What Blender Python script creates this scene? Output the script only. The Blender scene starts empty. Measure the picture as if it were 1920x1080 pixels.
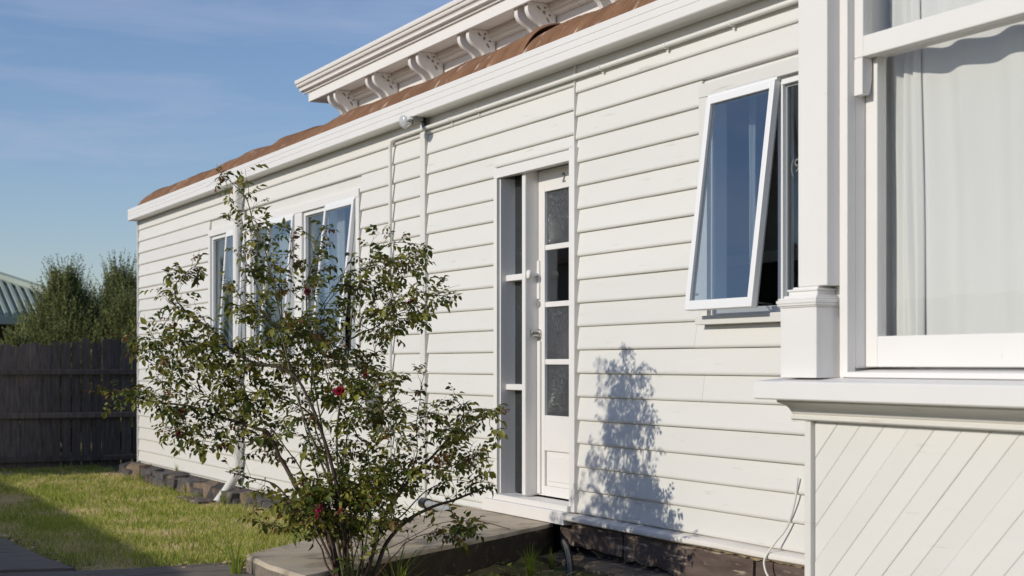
import bpy, math, random
import numpy as np
from mathutils import Vector, Matrix, noise
R = math.radians
random.seed(7); rng = np.random.default_rng(7)
S = bpy.context.scene
COL = S.collection

# ------------------------------------------------------------------ camera, sky, sun, exposure
cam_d = bpy.data.cameras.new('camera'); cam = bpy.data.objects.new('camera', cam_d); COL.objects.link(cam)
cam.location = (8.198, -4.524, 1.40); cam.rotation_euler = (R(90), 0, R(63.435))
cam_d.sensor_width = 36; cam_d.lens = 54.375; cam_d.shift_y = 0.07396
cam_d.clip_start = 0.05; cam_d.clip_end = 2000
cam_d.dof.use_dof = True; cam_d.dof.focus_distance = 8.3; cam_d.dof.aperture_fstop = 5.0
S.camera = cam

SUN_EL = math.atan(0.43)
W = bpy.data.worlds.new('World'); S.world = W; W.use_nodes = True
nt = W.node_tree; nt.nodes.clear()
out = nt.nodes.new('ShaderNodeOutputWorld'); bg = nt.nodes.new('ShaderNodeBackground')
sky = nt.nodes.new('ShaderNodeTexSky'); sky.sky_type = 'NISHITA'; sky.sun_disc = False
sky.sun_elevation = SUN_EL; sky.sun_rotation = R(180); sky.air_density = 1.0; sky.dust_density = 0.35; sky.ozone_density = 3.0
tc = nt.nodes.new('ShaderNodeTexCoord')
mp = nt.nodes.new('ShaderNodeMapping'); mp.inputs['Scale'].default_value = (2.2, 2.2, 16); mp.inputs['Rotation'].default_value = (0.10, 0.06, 0.5)
nz = nt.nodes.new('ShaderNodeTexNoise'); nz.inputs['Scale'].default_value = 1.7; nz.inputs['Detail'].default_value = 7; nz.inputs['Roughness'].default_value = 0.62; nz.inputs['Distortion'].default_value = 0.5
rp = nt.nodes.new('ShaderNodeValToRGB'); rp.color_ramp.elements[0].position = 0.47; rp.color_ramp.elements[1].position = 0.82
mx = nt.nodes.new('ShaderNodeMix'); mx.data_type = 'RGBA'
mul = nt.nodes.new('ShaderNodeMath'); mul.operation = 'MULTIPLY'; mul.inputs[1].default_value = 0.60
mx.inputs[7].default_value = (4.2, 4.7, 5.6, 1)
L = nt.links
L.new(tc.outputs['Generated'], mp.inputs['Vector']); L.new(mp.outputs[0], nz.inputs['Vector']); L.new(nz.outputs['Fac'], rp.inputs[0])
L.new(rp.outputs[0], mul.inputs[0]); L.new(mul.outputs[0], mx.inputs[0]); L.new(sky.outputs[0], mx.inputs[6])
tint = nt.nodes.new('ShaderNodeMix'); tint.data_type = 'RGBA'; tint.blend_type = 'MULTIPLY'; tint.inputs[0].default_value = 1.0; tint.inputs[7].default_value = (0.87, 0.86, 0.96, 1)
L.new(mx.outputs[2], tint.inputs[6]); L.new(tint.outputs[2], bg.inputs[0]); L.new(bg.outputs[0], out.inputs[0])
bg.inputs[1].default_value = 0.125

sun_d = bpy.data.lights.new('sun', 'SUN'); sun = bpy.data.objects.new('sun', sun_d); COL.objects.link(sun)
sun_d.energy = 2.95; sun_d.angle = R(0.6); sun_d.color = (1.0, 0.93, 0.80)
sun.rotation_euler = Vector((-0.015, 1.0, -0.43)).to_track_quat('-Z', 'Y').to_euler()
sun.location = (0, -20, 12)
S.view_settings.view_transform = 'Standard'; S.view_settings.look = 'None'
S.view_settings.exposure = 0.0; S.view_settings.gamma = 1.0; S.view_settings.use_curve_mapping = False
S.cycles.max_bounces = 8; S.cycles.transparent_max_bounces = 16
S.cycles.use_denoising = True

# ------------------------------------------------------------------ materials
def nodemat(name):
    m = bpy.data.materials.new(name); m.use_nodes = True
    n = m.node_tree; n.nodes.clear()
    o = n.nodes.new('ShaderNodeOutputMaterial')
    return m, n, o

def pm(name, c1, c2=None, rough=0.5, scale=6, stretch=(1, 1, 1), lo=0.35, hi=0.65, bump=0.0, bscale=60, bstretch=(1, 1, 1),
       objvar=0.0, bdist=0.004, spec=0.4, metal=0.0, c3=None, scale3=30, lo3=0.6, hi3=0.7, stretch3=(1, 1, 1), translucent=0.0, detail=5):
    m, n, o = nodemat(name); lk = n.links
    b = n.nodes.new('ShaderNodeBsdfPrincipled')
    geo = n.nodes.new('ShaderNodeNewGeometry')
    def tex(sc, st, det=detail):
        mp = n.nodes.new('ShaderNodeMapping'); mp.inputs['Scale'].default_value = st
        lk.new(geo.outputs['Position'], mp.inputs['Vector'])
        t = n.nodes.new('ShaderNodeTexNoise'); t.inputs['Scale'].default_value = sc; t.inputs['Detail'].default_value = det
        t.inputs['Roughness'].default_value = 0.6
        lk.new(mp.outputs[0], t.inputs['Vector']); return t
    def ramp(t, a, bb):
        r = n.nodes.new('ShaderNodeMapRange'); r.inputs[1].default_value = a; r.inputs[2].default_value = bb
        lk.new(t.outputs['Fac'], r.inputs[0]); return r
    cur = None
    def mix(fac, a, bcol):
        x = n.nodes.new('ShaderNodeMix'); x.data_type = 'RGBA'
        lk.new(fac, x.inputs[0])
        if isinstance(a, tuple): x.inputs[6].default_value = (*a, 1)
        else: lk.new(a, x.inputs[6])
        x.inputs[7].default_value = (*bcol, 1)
        return x.outputs[2]
    cur = c1
    if c2 is not None: cur = mix(ramp(tex(scale, stretch), lo, hi).outputs[0], cur, c2)
    if c3 is not None: cur = mix(ramp(tex(scale3, stretch3), lo3, hi3).outputs[0], cur, c3)
    if objvar > 0:
        oi = n.nodes.new('ShaderNodeObjectInfo'); mr = n.nodes.new('ShaderNodeMapRange')
        mr.inputs[3].default_value = 1 - objvar; mr.inputs[4].default_value = 1 + objvar
        lk.new(oi.outputs['Random'], mr.inputs[0])
        hs = n.nodes.new('ShaderNodeHueSaturation'); lk.new(mr.outputs[0], hs.inputs['Value'])
        if isinstance(cur, tuple): hs.inputs['Color'].default_value = (*cur, 1)
        else: lk.new(cur, hs.inputs['Color'])
        cur = hs.outputs[0]
    if isinstance(cur, tuple): b.inputs['Base Color'].default_value = (*cur, 1)
    else: lk.new(cur, b.inputs['Base Color'])
    b.inputs['Roughness'].default_value = rough; b.inputs['Metallic'].default_value = metal
    b.inputs['Specular IOR Level'].default_value = spec
    if bump > 0:
        bp = n.nodes.new('ShaderNodeBump'); bp.inputs['Strength'].default_value = bump; bp.inputs['Distance'].default_value = bdist
        lk.new(tex(bscale, bstretch).outputs['Fac'], bp.inputs['Height']); lk.new(bp.outputs[0], b.inputs['Normal'])
    if translucent > 0:
        tr = n.nodes.new('ShaderNodeBsdfTranslucent'); ms = n.nodes.new('ShaderNodeMixShader'); ms.inputs[0].default_value = translucent
        if isinstance(cur, tuple): tr.inputs[0].default_value = (*cur, 1)
        else: lk.new(cur, tr.inputs[0])
        lk.new(b.outputs[0], ms.inputs[1]); lk.new(tr.outputs[0], ms.inputs[2]); lk.new(ms.outputs[0], o.inputs[0])
    else:
        lk.new(b.outputs[0], o.inputs[0])
    return m

def glassmat(name, ior=0.1, tint=(0.86, 0.9, 0.92), rough=0.0, bump=0.0, bscale=200, bstretch=(1, 1, 1), body=None, bodyfac=0.0, spk=6.0):
    m, n, o = nodemat(name); lk = n.links
    g = n.nodes.new('ShaderNodeBsdfGlossy'); g.inputs['Roughness'].default_value = rough
    t = n.nodes.new('ShaderNodeBsdfTransparent'); t.inputs[0].default_value = (*tint, 1)
    gg = n.nodes.new('ShaderNodeNewGeometry'); dt = n.nodes.new('ShaderNodeVectorMath'); dt.operation = 'DOT_PRODUCT'
    lk.new(gg.outputs['Incoming'], dt.inputs[0]); lk.new(gg.outputs['Normal'], dt.inputs[1])
    def math_(op, x, y=None):
        q = n.nodes.new('ShaderNodeMath'); q.operation = op; q.use_clamp = False
        for i_, w_ in enumerate((x, y)):
            if w_ is None: continue
            if isinstance(w_, (int, float)): q.inputs[i_].default_value = w_
            else: lk.new(w_, q.inputs[i_])
        return q.outputs[0]
    pw = math_('POWER', math_('SUBTRACT', 1.0, math_('ABSOLUTE', dt.outputs['Value'])), 5.0)
    fac = math_('ADD', ior, math_('MULTIPLY', pw, 1 - ior))
    ms = n.nodes.new('ShaderNodeMixShader')
    lk.new(fac, ms.inputs[0])
    low = t.outputs[0]
    if body:
        d = n.nodes.new('ShaderNodeBsdfDiffuse'); d.inputs[0].default_value = (*body, 1)
        g0 = n.nodes.new('ShaderNodeNewGeometry'); mp0 = n.nodes.new('ShaderNodeMapping'); mp0.inputs['Scale'].default_value = bstretch
        t0 = n.nodes.new('ShaderNodeTexNoise'); t0.inputs['Scale'].default_value = bscale * 1.4; t0.inputs['Detail'].default_value = 3
        r0 = n.nodes.new('ShaderNodeValToRGB'); r0.color_ramp.elements[0].position = 0.48; r0.color_ramp.elements[1].position = 0.80
        r0.color_ramp.elements[0].color = (*[q * 0.55 for q in body], 1); r0.color_ramp.elements[1].color = (*[min(1, q * spk) for q in body], 1)
        lk.new(g0.outputs['Position'], mp0.inputs[0]); lk.new(mp0.outputs[0], t0.inputs['Vector']); lk.new(t0.outputs['Fac'], r0.inputs[0]); lk.new(r0.outputs[0], d.inputs[0])
        m2 = n.nodes.new('ShaderNodeMixShader'); m2.inputs[0].default_value = bodyfac
        lk.new(t.outputs[0], m2.inputs[1]); lk.new(d.outputs[0], m2.inputs[2]); low = m2.outputs[0]
    lk.new(low, ms.inputs[1]); lk.new(g.outputs[0], ms.inputs[2]); lk.new(ms.outputs[0], o.inputs[0])
    if bump > 0:
        geo = n.nodes.new('ShaderNodeNewGeometry'); mp = n.nodes.new('ShaderNodeMapping'); mp.inputs['Scale'].default_value = bstretch
        tx = n.nodes.new('ShaderNodeTexNoise'); tx.inputs['Scale'].default_value = bscale; tx.inputs['Detail'].default_value = 2
        bp = n.nodes.new('ShaderNodeBump'); bp.inputs['Strength'].default_value = bump; bp.inputs['Distance'].default_value = 0.01
        lk.new(geo.outputs['Position'], mp.inputs[0]); lk.new(mp.outputs[0], tx.inputs['Vector']); lk.new(tx.outputs['Fac'], bp.inputs['Height'])
        lk.new(bp.outputs[0], g.inputs['Normal'])
    return m

M = {}
M['board'] = pm('board_paint', (0.715, 0.70, 0.665), (0.69, 0.678, 0.64), 0.5, 2.2, (0.5, 1, 3), 0.3, 0.7, 0.10, 40, (0.15, 1, 2.5), objvar=0.02,
                c3=(0.52, 0.49, 0.43), scale3=10, lo3=0.64, hi3=0.78, stretch3=(0.30, 1, 3.5), spec=0.3)
M['trim'] = pm('trim_paint', (0.775, 0.757, 0.735), (0.75, 0.732, 0.708), 0.45, 3, (1, 1, 1), 0.3, 0.7, 0.22, 60, (0.8, 1, 0.35), objvar=0.01, spec=0.35,
               c3=(0.56, 0.52, 0.47), scale3=34, lo3=0.70, hi3=0.80)
M['trim_worn'] = pm('worn_trim_paint', (0.77, 0.74, 0.70), (0.70, 0.66, 0.61), 0.55, 5, (1, 1, 1), 0.3, 0.75, 0.2, 40, objvar=0.01, spec=0.3,
               c3=(0.45, 0.40, 0.34), scale3=22, lo3=0.66, hi3=0.78)
M['alu'] = pm('white_aluminium', (0.80, 0.80, 0.80), None, 0.35, spec=0.5)
M['alu_grey'] = pm('grey_seal', (0.30, 0.32, 0.33), None, 0.5)
M['pvc'] = pm('white_pipe_paint', (0.76, 0.75, 0.715), (0.71, 0.70, 0.66), 0.4, 6)
M['glass'] = glassmat('window_glass', 0.13)
M['glass_sash'] = glassmat('awning_glass', 0.21, (0.80, 0.85, 0.88))
M['glass_bay'] = glassmat('bay_glass', 0.022, (0.985, 0.99, 0.985))
M['obscure'] = glassmat('obscure_glass', 0.10, (0.35, 0.38, 0.42), 0.05, 0.9, 120, (1.6, 1, 0.6), (0.060, 0.062, 0.064), 0.8, 3.2)
M['obscure_fine'] = glassmat('pebbled_glass', 0.05, (0.35, 0.38, 0.40), 0.05, 0.9, 130, (1, 1, 1), (0.040, 0.048, 0.048), 0.8, 2.5)
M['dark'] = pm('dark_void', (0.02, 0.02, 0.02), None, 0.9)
M['room'] = pm('room_wall', (0.66, 0.64, 0.61), (0.60, 0.58, 0.55), 0.8, 2)
M['room_floor'] = pm('room_floor', (0.16, 0.12, 0.08), None, 0.6)
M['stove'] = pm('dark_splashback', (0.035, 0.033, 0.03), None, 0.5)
M['curtain'] = pm('white_curtain', (0.86, 0.86, 0.85), (0.81, 0.81, 0.80), 0.9, 3, (1, 1, 0.3), 0.3, 0.7, 0.35, 260, (1, 1, 0.35), translucent=0.30, spec=0.05)
M['rust'] = pm('rusty_iron', (0.285, 0.155, 0.085), (0.185, 0.095, 0.052), 0.75, 7, (1, 0.6, 0.6), 0.3, 0.7, 0.3, 60, objvar=0.12, spec=0.2,
               c3=(0.50, 0.41, 0.34), scale3=11, lo3=0.58, hi3=0.72, stretch3=(2.2, 0.5, 0.5))
M['wood_dark'] = pm('weathered_paling', (0.19, 0.155, 0.135), (0.088, 0.072, 0.063), 0.85, 9, (3, 3, 0.4), 0.3, 0.7, 0.4, 40, (3, 3, 0.2), objvar=0.22, spec=0.15)
M['plank'] = pm('peeling_brown_timber', (0.075, 0.055, 0.048), (0.13, 0.10, 0.085), 0.8, 6, (0.5, 1, 3), 0.35, 0.65, 0.7, 30, (0.25, 1, 3), objvar=0.15, spec=0.2,
                c3=(0.34, 0.28, 0.22), scale3=24, lo3=0.57, hi3=0.66, stretch3=(0.22, 1, 1.6))
M['foam'] = pm('yellowed_filler', (0.50, 0.40, 0.24), (0.30, 0.22, 0.13), 0.8, 25, bump=0.6, bscale=70)
M['concrete'] = pm('concrete', (0.56, 0.48, 0.375), (0.43, 0.37, 0.285), 0.9, 4, (1, 1, 1), 0.3, 0.7, 0.5, 90, objvar=0.0, spec=0.15,
                   c3=(0.25, 0.205, 0.15), scale3=4, lo3=0.52, hi3=0.72)
M['concrete_side'] = pm('shaded_mossy_concrete', (0.075, 0.062, 0.048), (0.05, 0.042, 0.034), 0.95, 9, bump=0.8, bscale=60, spec=0.1, c3=(0.16, 0.13, 0.10), scale3=24, lo3=0.6, hi3=0.7)  # slab's right side: its shade is painted in, together with moss and dirt
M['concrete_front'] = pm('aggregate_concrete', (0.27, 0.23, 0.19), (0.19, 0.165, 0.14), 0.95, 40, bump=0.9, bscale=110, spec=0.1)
M['plinth'] = pm('plinth_concrete', (0.30, 0.24, 0.165), (0.22, 0.18, 0.125), 0.9, 8, bump=0.7, bscale=40, spec=0.15)
M['path'] = pm('path_concrete', (0.25, 0.215, 0.175), (0.165, 0.142, 0.115), 0.9, 6, (4.5, 0.5, 1), 0.3, 0.7, 0.7, 22, (4, 0.5, 1), spec=0.15,
               c3=(0.06, 0.052, 0.045), scale3=7, lo3=0.56, hi3=0.66, stretch3=(5, 0.35, 1))
M['lawn_base'] = pm('lawn_base', (0.46, 0.36, 0.20), (0.32, 0.29, 0.11), 0.95, 5, bump=0.9, bscale=60, spec=0.1)
M['footing'] = pm('footing_concrete', (0.30, 0.235, 0.165), (0.16, 0.125, 0.09), 0.95, 5, (1, 2, 1), 0.3, 0.7, 0.8, 40, bdist=0.01, spec=0.1, c3=(0.07, 0.052, 0.04), scale3=9, lo3=0.55, hi3=0.68)
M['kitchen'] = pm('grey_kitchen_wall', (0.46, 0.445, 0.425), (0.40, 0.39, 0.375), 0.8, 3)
M['mark'] = pm('faint_marking', (0.17, 0.17, 0.16), None, 0.6)
M['trim_far'] = pm('upper_trim_paint', (0.775, 0.757, 0.735), None, 0.5, spec=0.3)
M['stone'] = pm('grey_stone', (0.15, 0.135, 0.13), (0.085, 0.08, 0.08), 0.85, 9, bump=0.9, bscale=16, bstretch=(2.2, 1, 0.8), bdist=0.05, objvar=0.25, spec=0.2,
                c3=(0.27, 0.19, 0.125), scale3=6, lo3=0.55, hi3=0.68)
M['stone_tan'] = pm('tan_stone', (0.27, 0.20, 0.14), (0.16, 0.125, 0.095), 0.85, 9, bump=0.9, bscale=16, bdist=0.04, objvar=0.2, spec=0.2)
M['soil'] = pm('soil', (0.15, 0.11, 0.065), (0.22, 0.18, 0.09), 0.95, 3, bump=0.8, bscale=30, spec=0.1, c3=(0.06, 0.085, 0.025), scale3=2, lo3=0.5, hi3=0.65)
M['grass_a'] = pm('grass_green', (0.30, 0.37, 0.055), (0.22, 0.29, 0.045), 0.55, 2, translucent=0.5, spec=0.2)
M['grass_b'] = pm('grass_yellow_green', (0.58, 0.53, 0.16), (0.46, 0.45, 0.12), 0.6, 2, translucent=0.4, spec=0.2)
M['grass_c'] = pm('grass_straw', (0.74, 0.60, 0.36), (0.60, 0.48, 0.27), 0.7, 2, translucent=0.3, spec=0.1)
M['mulch'] = pm('dry_stalks', (0.20, 0.135, 0.075), (0.10, 0.065, 0.04), 0.9, 20, spec=0.1)
M['leaf_a'] = pm('rose_leaf_green', (0.120, 0.150, 0.022), (0.075, 0.105, 0.018), 0.45, 9, translucent=0.35, spec=0.28, objvar=0.2)
M['leaf_b'] = pm('rose_leaf_light', (0.33, 0.305, 0.052), (0.22, 0.225, 0.042), 0.45, 9, translucent=0.35, spec=0.28, objvar=0.2)
M['leaf_c'] = pm('rose_leaf_young', (0.23, 0.105, 0.040), (0.18, 0.13, 0.04), 0.45, 9, translucent=0.35, spec=0.28, objvar=0.2)
M['leaf_y'] = pm('rose_leaf_yellow', (0.30, 0.21, 0.03), (0.20, 0.13, 0.03), 0.5, 9, translucent=0.3)
M['cane_g'] = pm('green_cane', (0.085, 0.095, 0.03), (0.09, 0.06, 0.03), 0.5, 8, bump=0.3, bscale=60)
M['cane_b'] = pm('brown_cane', (0.060, 0.036, 0.022), (0.035, 0.022, 0.015), 0.7, 12, bump=0.6, bscale=60)
M['cane_r'] = pm('red_cane', (0.13, 0.045, 0.025), (0.09, 0.05, 0.025), 0.5, 8)
M['petal'] = pm('crimson_petal', (0.26, 0.006, 0.018), (0.16, 0.004, 0.012), 0.5, 40, translucent=0.2, spec=0.2)
M['petal_pink'] = pm('magenta_petal', (0.42, 0.02, 0.085), (0.30, 0.012, 0.06), 0.5, 40, translucent=0.2, spec=0.2)
M['petal_dark'] = pm('withered_petal', (0.075, 0.010, 0.012), (0.11, 0.03, 0.025), 0.6, 40, translucent=0.15, spec=0.2)
M['yellow'] = pm('yellow_fruit', (0.50, 0.30, 0.03), None, 0.4)
M['shrub_a'] = pm('shrub_foliage_olive', (0.29, 0.31, 0.105), (0.20, 0.22, 0.075), 0.55, 2, translucent=0.25, spec=0.2)
M['shrub_b'] = pm('shrub_foliage_dark', (0.18, 0.195, 0.072), (0.125, 0.14, 0.054), 0.55, 2, translucent=0.2, spec=0.2)
M['bark'] = pm('bark', (0.07, 0.055, 0.04), (0.045, 0.036, 0.028), 0.9, 12, (2, 2, 0.4), bump=0.6)
M['roof_green'] = pm('green_roof_steel', (0.37, 0.42, 0.345), (0.32, 0.37, 0.30), 0.5, 1)
M['brick'] = pm('neighbour_wall', (0.10, 0.065, 0.045), None, 0.9)
M['black'] = pm('black_plastic', (0.012, 0.012, 0.013), None, 0.35, spec=0.5)
M['poly'] = pm('black_poly_pipe', (0.02, 0.022, 0.026), None, 0.25, spec=0.6)
M['grey_pvc'] = pm('grey_pvc', (0.34, 0.35, 0.35), None, 0.45)
M['steel'] = pm('brushed_steel', (0.55, 0.54, 0.52), None, 0.28, metal=1.0)
M['galv'] = pm('grey_metal', (0.33, 0.33, 0.31), (0.26, 0.26, 0.25), 0.5, 10, metal=0.3)
M['bulb'] = pm('lamp_glass', (0.62, 0.63, 0.64), (0.45, 0.46, 0.48), 0.12, 60, spec=1.0, bump=0.4, bscale=150)
M['reflector'] = pm('lamp_reflector', (0.75, 0.75, 0.75), None, 0.25, metal=1.0)
M['grey_board'] = pm('interior_dado', (0.62, 0.62, 0.60), None, 0.6)

# ------------------------------------------------------------------ mesh helpers
WORLD = {}
class MB:
    def __init__(s): s.v = []; s.f = []; s.m = []
    def add(s, vs, fs, mi=0):
        b = len(s.v); s.v += [tuple(p) for p in vs]; s.f += [tuple(i + b for i in q) for q in fs]; s.m += [mi] * len(fs); return s
    def box(s, x0, x1, y0, y1, z0, z1, mi=0):
        return s.add([(x0, y0, z0), (x1, y0, z0), (x1, y1, z0), (x0, y1, z0), (x0, y0, z1), (x1, y0, z1), (x1, y1, z1), (x0, y1, z1)],
                     [(0, 3, 2, 1), (4, 5, 6, 7), (0, 1, 5, 4), (1, 2, 6, 5), (2, 3, 7, 6), (3, 0, 4, 7)], mi)
    def prism(s, prof, lo, hi, axis='x', mi=0):
        """prof: list of pairs; extruded along axis.  x: (y,z)  y: (x,z)  z: (x,y)"""
        n = len(prof); mk = {'x': lambda t, a, b: (t, a, b), 'y': lambda t, a, b: (a, t, b), 'z': lambda t, a, b: (a, b, t)}[axis]
        vs = [mk(lo, a, b) for a, b in prof] + [mk(hi, a, b) for a, b in prof]
        fs = [tuple(range(n - 1, -1, -1)), tuple(range(n, 2 * n))] + [(i, (i + 1) % n, n + (i + 1) % n, n + i) for i in range(n)]
        return s.add(vs, fs, mi)
    def tube(s, pts, rad, n=8, mi=0, cap=True):
        pts = [Vector(p) for p in pts]; k = len(pts)
        rs = rad if isinstance(rad, (list, tuple)) else [rad] * k
        vs = []; up = None
        for i, p in enumerate(pts):
            t = (pts[min(i + 1, k - 1)] - pts[max(i - 1, 0)])
            t = t.normalized() if t.length > 1e-9 else Vector((0, 0, 1))
            if up is None:
                up = Vector((0, 0, 1)) if abs(t.z) < 0.9 else Vector((1, 0, 0))
            a = t.cross(up)
            if a.length < 1e-6: a = t.cross(Vector((0.3, 0.7, 0.2)))
            a.normalize(); b = a.cross(t); up = b
            for j in range(n):
                w = 2 * math.pi * j / n
                vs.append(p + (a * math.cos(w) + b * math.sin(w)) * rs[i])
        fs = [(i * n + j, i * n + (j + 1) % n, (i + 1) * n + (j + 1) % n, (i + 1) * n + j) for i in range(k - 1) for j in range(n)]
        if cap: fs += [tuple(range(n - 1, -1, -1)), tuple((k - 1) * n + j for j in range(n))]
        return s.add(vs, fs, mi)
    def lathe(s, prof, origin, axis, n=20, mi=0):
        """prof: (distance along axis, radius)"""
        o = Vector(origin); ax = Vector(axis).normalized(); a = ax.orthogonal().normalized(); b = ax.cross(a)
        vs = []
        for d, r in prof:
            for j in range(n):
                w = 2 * math.pi * j / n
                vs.append(o + ax * d + (a * math.cos(w) + b * math.sin(w)) * max(r, 1e-4))
        k = len(prof)
        fs = [(i * n + j, i * n + (j + 1) % n, (i + 1) * n + (j + 1) % n, (i + 1) * n + j) for i in range(k - 1) for j in range(n)]
        fs += [tuple(range(n - 1, -1, -1)), tuple((k - 1) * n + j for j in range(n))]
        return s.add(vs, fs, mi)
    def xf(s, fn): s.v = [tuple(fn(*p)) for p in s.v]; return s
    def build(s, name, mats, parent=None, smooth=None, bevel=0.0):
        return link_mesh(name, s.v, s.f, mats, parent, smooth, bevel, s.m)

def link_mesh(name, v, f, mats, parent=None, smooth=None, bevel=0.0, mi=None):
    v = np.asarray(v, dtype=float)
    lo, hi = v.min(0), v.max(0)
    org = Vector(((lo[0] + hi[0]) / 2, (lo[1] + hi[1]) / 2, lo[2]))
    me = bpy.data.meshes.new(name)
    me.from_pydata([tuple(p) for p in (v - np.array(org))], [], f)
    if not isinstance(mats, (list, tuple)): mats = [mats]
    for m in mats: me.materials.append(M[m] if isinstance(m, str) else m)
    if mi is not None and len(mats) > 1: me.polygons.foreach_set('material_index', mi)
    if smooth is not None:
        me.polygons.foreach_set('use_smooth', [True] * len(me.polygons))
        if smooth < 180: me.set_sharp_from_angle(angle=R(smooth))
    me.update()
    return link(name, me, org, parent, bevel)

def link(name, me, org, parent=None, bevel=0.0):
    o = bpy.data.objects.new(name, me); COL.objects.link(o)
    org = Vector(org); WORLD[o.name] = org
    if parent is not None:
        o.parent = parent; o.location = org - WORLD[parent.name]
    else: o.location = org
    if bevel > 0:
        b = o.modifiers.new('bevel', 'BEVEL'); b.width = bevel; b.segments = 2; b.limit_method = 'ANGLE'; b.angle_limit = R(40)
    return o

def empty(name, loc):
    o = bpy.data.objects.new(name, None); COL.objects.link(o); o.location = loc; o.empty_display_size = 0.2
    WORLD[o.name] = Vector(loc); return o
def tag(o, label, cat, group=None):
    o['label'] = label; o['category'] = cat
    if group: o['group'] = group
    return o
def kind(o, k): o['kind'] = k; return o
def rotx(y0, z0, a):
    ca, sa = math.cos(a), math.sin(a)
    return lambda x, y, z: (x, y0 + (y - y0) * ca - (z - z0) * sa, z0 + (y - y0) * sa + (z - z0) * ca)
def cr_spline(pts, n):
    P_ = [Vector(p) for p in pts]; P_ = [2 * P_[0] - P_[1]] + P_ + [2 * P_[-1] - P_[-2]]; o = []
    for i in range(1, len(P_) - 2):
        for k in range(n):
            t = k / n; a, b, c, d = P_[i - 1:i + 3]
            o.append(0.5 * ((2 * b) + (c - a) * t + (2 * a - 5 * b + 4 * c - d) * t * t + (3 * b - a - 3 * c + d) * t ** 3))
    return o + [P_[-2]]
def smooth01(t): t = min(1, max(0, t)); return t * t * (3 - 2 * t)

# ------------------------------------------------------------------ ground
def gz(x, y):
    base = 0.33 * min(1, max(0, (x + 7) / 7.3))
    if x > 0.3: base = 0.33
    # garden bed to the right of the slab sits a little lower
    e = x - (-0.155 - 0.69 * y)            # >0 : right of the slab's right edge
    if y < 0.3: base -= 0.10 * smooth01((e + 0.25) / 0.3) * smooth01((y + 3.2) / 0.8)
    b2 = 0.012 * noise.noise((x * 1.3, y * 1.3, 0.0)) + 0.02 * noise.noise((x * 0.4, y * 0.4, 3.0)) * (1 if -14 < x < 0 else 0)
    return base + b2 - 0.01
xs = sorted(set([-300, -120, -60, -40, -30, -24, -20, -18, -16] + [round(-15 + 0.25 * i, 3) for i in range(89)] + [8, 10, 14, 20, 40, 120, 300]))
ys = sorted(set([-300, -120, -60, -30, -20, -15, -12, -10, -8, -7] + [round(-6 + 0.25 * i, 3) for i in range(25)] + [0.6, 2, 5, 10, 20, 40, 120, 300]))
vs = [(x, y, gz(x, y)) for x in xs for y in ys]
ny = len(ys)
fs = [(i * ny + j, (i + 1) * ny + j, (i + 1) * ny + j + 1, i * ny + j + 1) for i in range(len(xs) - 1) for j in range(ny - 1)]
g = kind(link_mesh('ground', vs, fs, 'soil', None, 180), 'structure')

def path_sheet(name, poly_rows):
    v = []; f = []
    for a, b in poly_rows:
        for t in range(7):
            x = a[0] + (b[0] - a[0]) * t / 6; y = a[1] + (b[1] - a[1]) * t / 6
            v.append((x, y, gz(x, y) + 0.030))
    n = 7
    for i in range(len(poly_rows) - 1):
        for j in range(6): f.append((i * n + j, (i + 1) * n + j, (i + 1) * n + j + 1, i * n + j + 1))
    k = len(v); top = list(f)
    v += [(x, y, z - 0.15) for x, y, z in v]
    f += [tuple(i + k for i in reversed(q)) for q in top]
    rows = len(poly_rows)
    ring = [j for j in range(n)] + [i * n + n - 1 for i in range(1, rows)] + [(rows - 1) * n + j for j in range(n - 2, -1, -1)] + [i * n for i in range(rows - 2, 0, -1)]
    for a, b in zip(ring, ring[1:] + ring[:1]): f.append((a, b, b + k, a + k))
    return kind(link_mesh(name, v, f, 'path', None, 30), 'structure')
path_sheet('footpath', [((x, -2.92 - 0.012 * (x + 3.2)), (x, -4.9)) for x in np.linspace(-12.4, -0.04, 50)])
path_sheet('garden_path', [((-0.03 + 0.21 * t, -4.9 + 2.66 * t), (1.45 + 0.05 * t, -4.9 + 2.66 * t)) for t in np.linspace(0, 1, 12)])

# door slab: a skewed level concrete pad
ST = 0.424
def slab():
    out = [(-1.45, -0.062), (-0.16, -0.062), (0.25, -0.61), (0.80, -1.38), (1.42, -2.20), (0.97, -2.225), (0.52, -2.20), (0.10, -1.80), (-0.62, -0.98)]
    mb = MB(); n = len(out)
    cx = sum(p[0] for p in out) / n; cy = sum(p[1] for p in out) / n
    def ring(sc, z): return [(cx + (x - cx) * sc, cy + (y - cy) * sc, z + 0.003 * noise.noise((x * 3, y * 3, 1))) for x, y in out]
    dense = []
    for a, b in zip(out, out[1:] + out[:1]):
        for t in range(8):
            x = a[0] + (b[0] - a[0]) * t / 8; y = a[1] + (b[1] - a[1]) * t / 8
            dense.append((x + 0.006 * noise.noise((x * 6, y * 6, 0)), y + 0.006 * noise.noise((x * 6, y * 6, 5))))
    out = dense; n = len(out)
    rings = [ring(1.0, -0.15), ring(1.003, ST - 0.022), ring(0.9985, ST - 0.006), ring(0.992, ST)]
    v = [p for r in rings for p in r]
    f = [(k * n + i, k * n + (i + 1) % n, (k + 1) * n + (i + 1) % n, (k + 1) * n + i) for k in range(3) for i in range(n)]
    f.append(tuple(3 * n + i for i in range(n)))
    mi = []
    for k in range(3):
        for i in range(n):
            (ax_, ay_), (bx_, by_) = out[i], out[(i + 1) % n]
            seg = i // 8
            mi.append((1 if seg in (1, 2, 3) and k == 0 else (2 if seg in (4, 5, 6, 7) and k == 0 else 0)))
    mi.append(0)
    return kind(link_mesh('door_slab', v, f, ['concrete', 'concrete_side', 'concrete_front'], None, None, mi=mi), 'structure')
slab()

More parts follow.
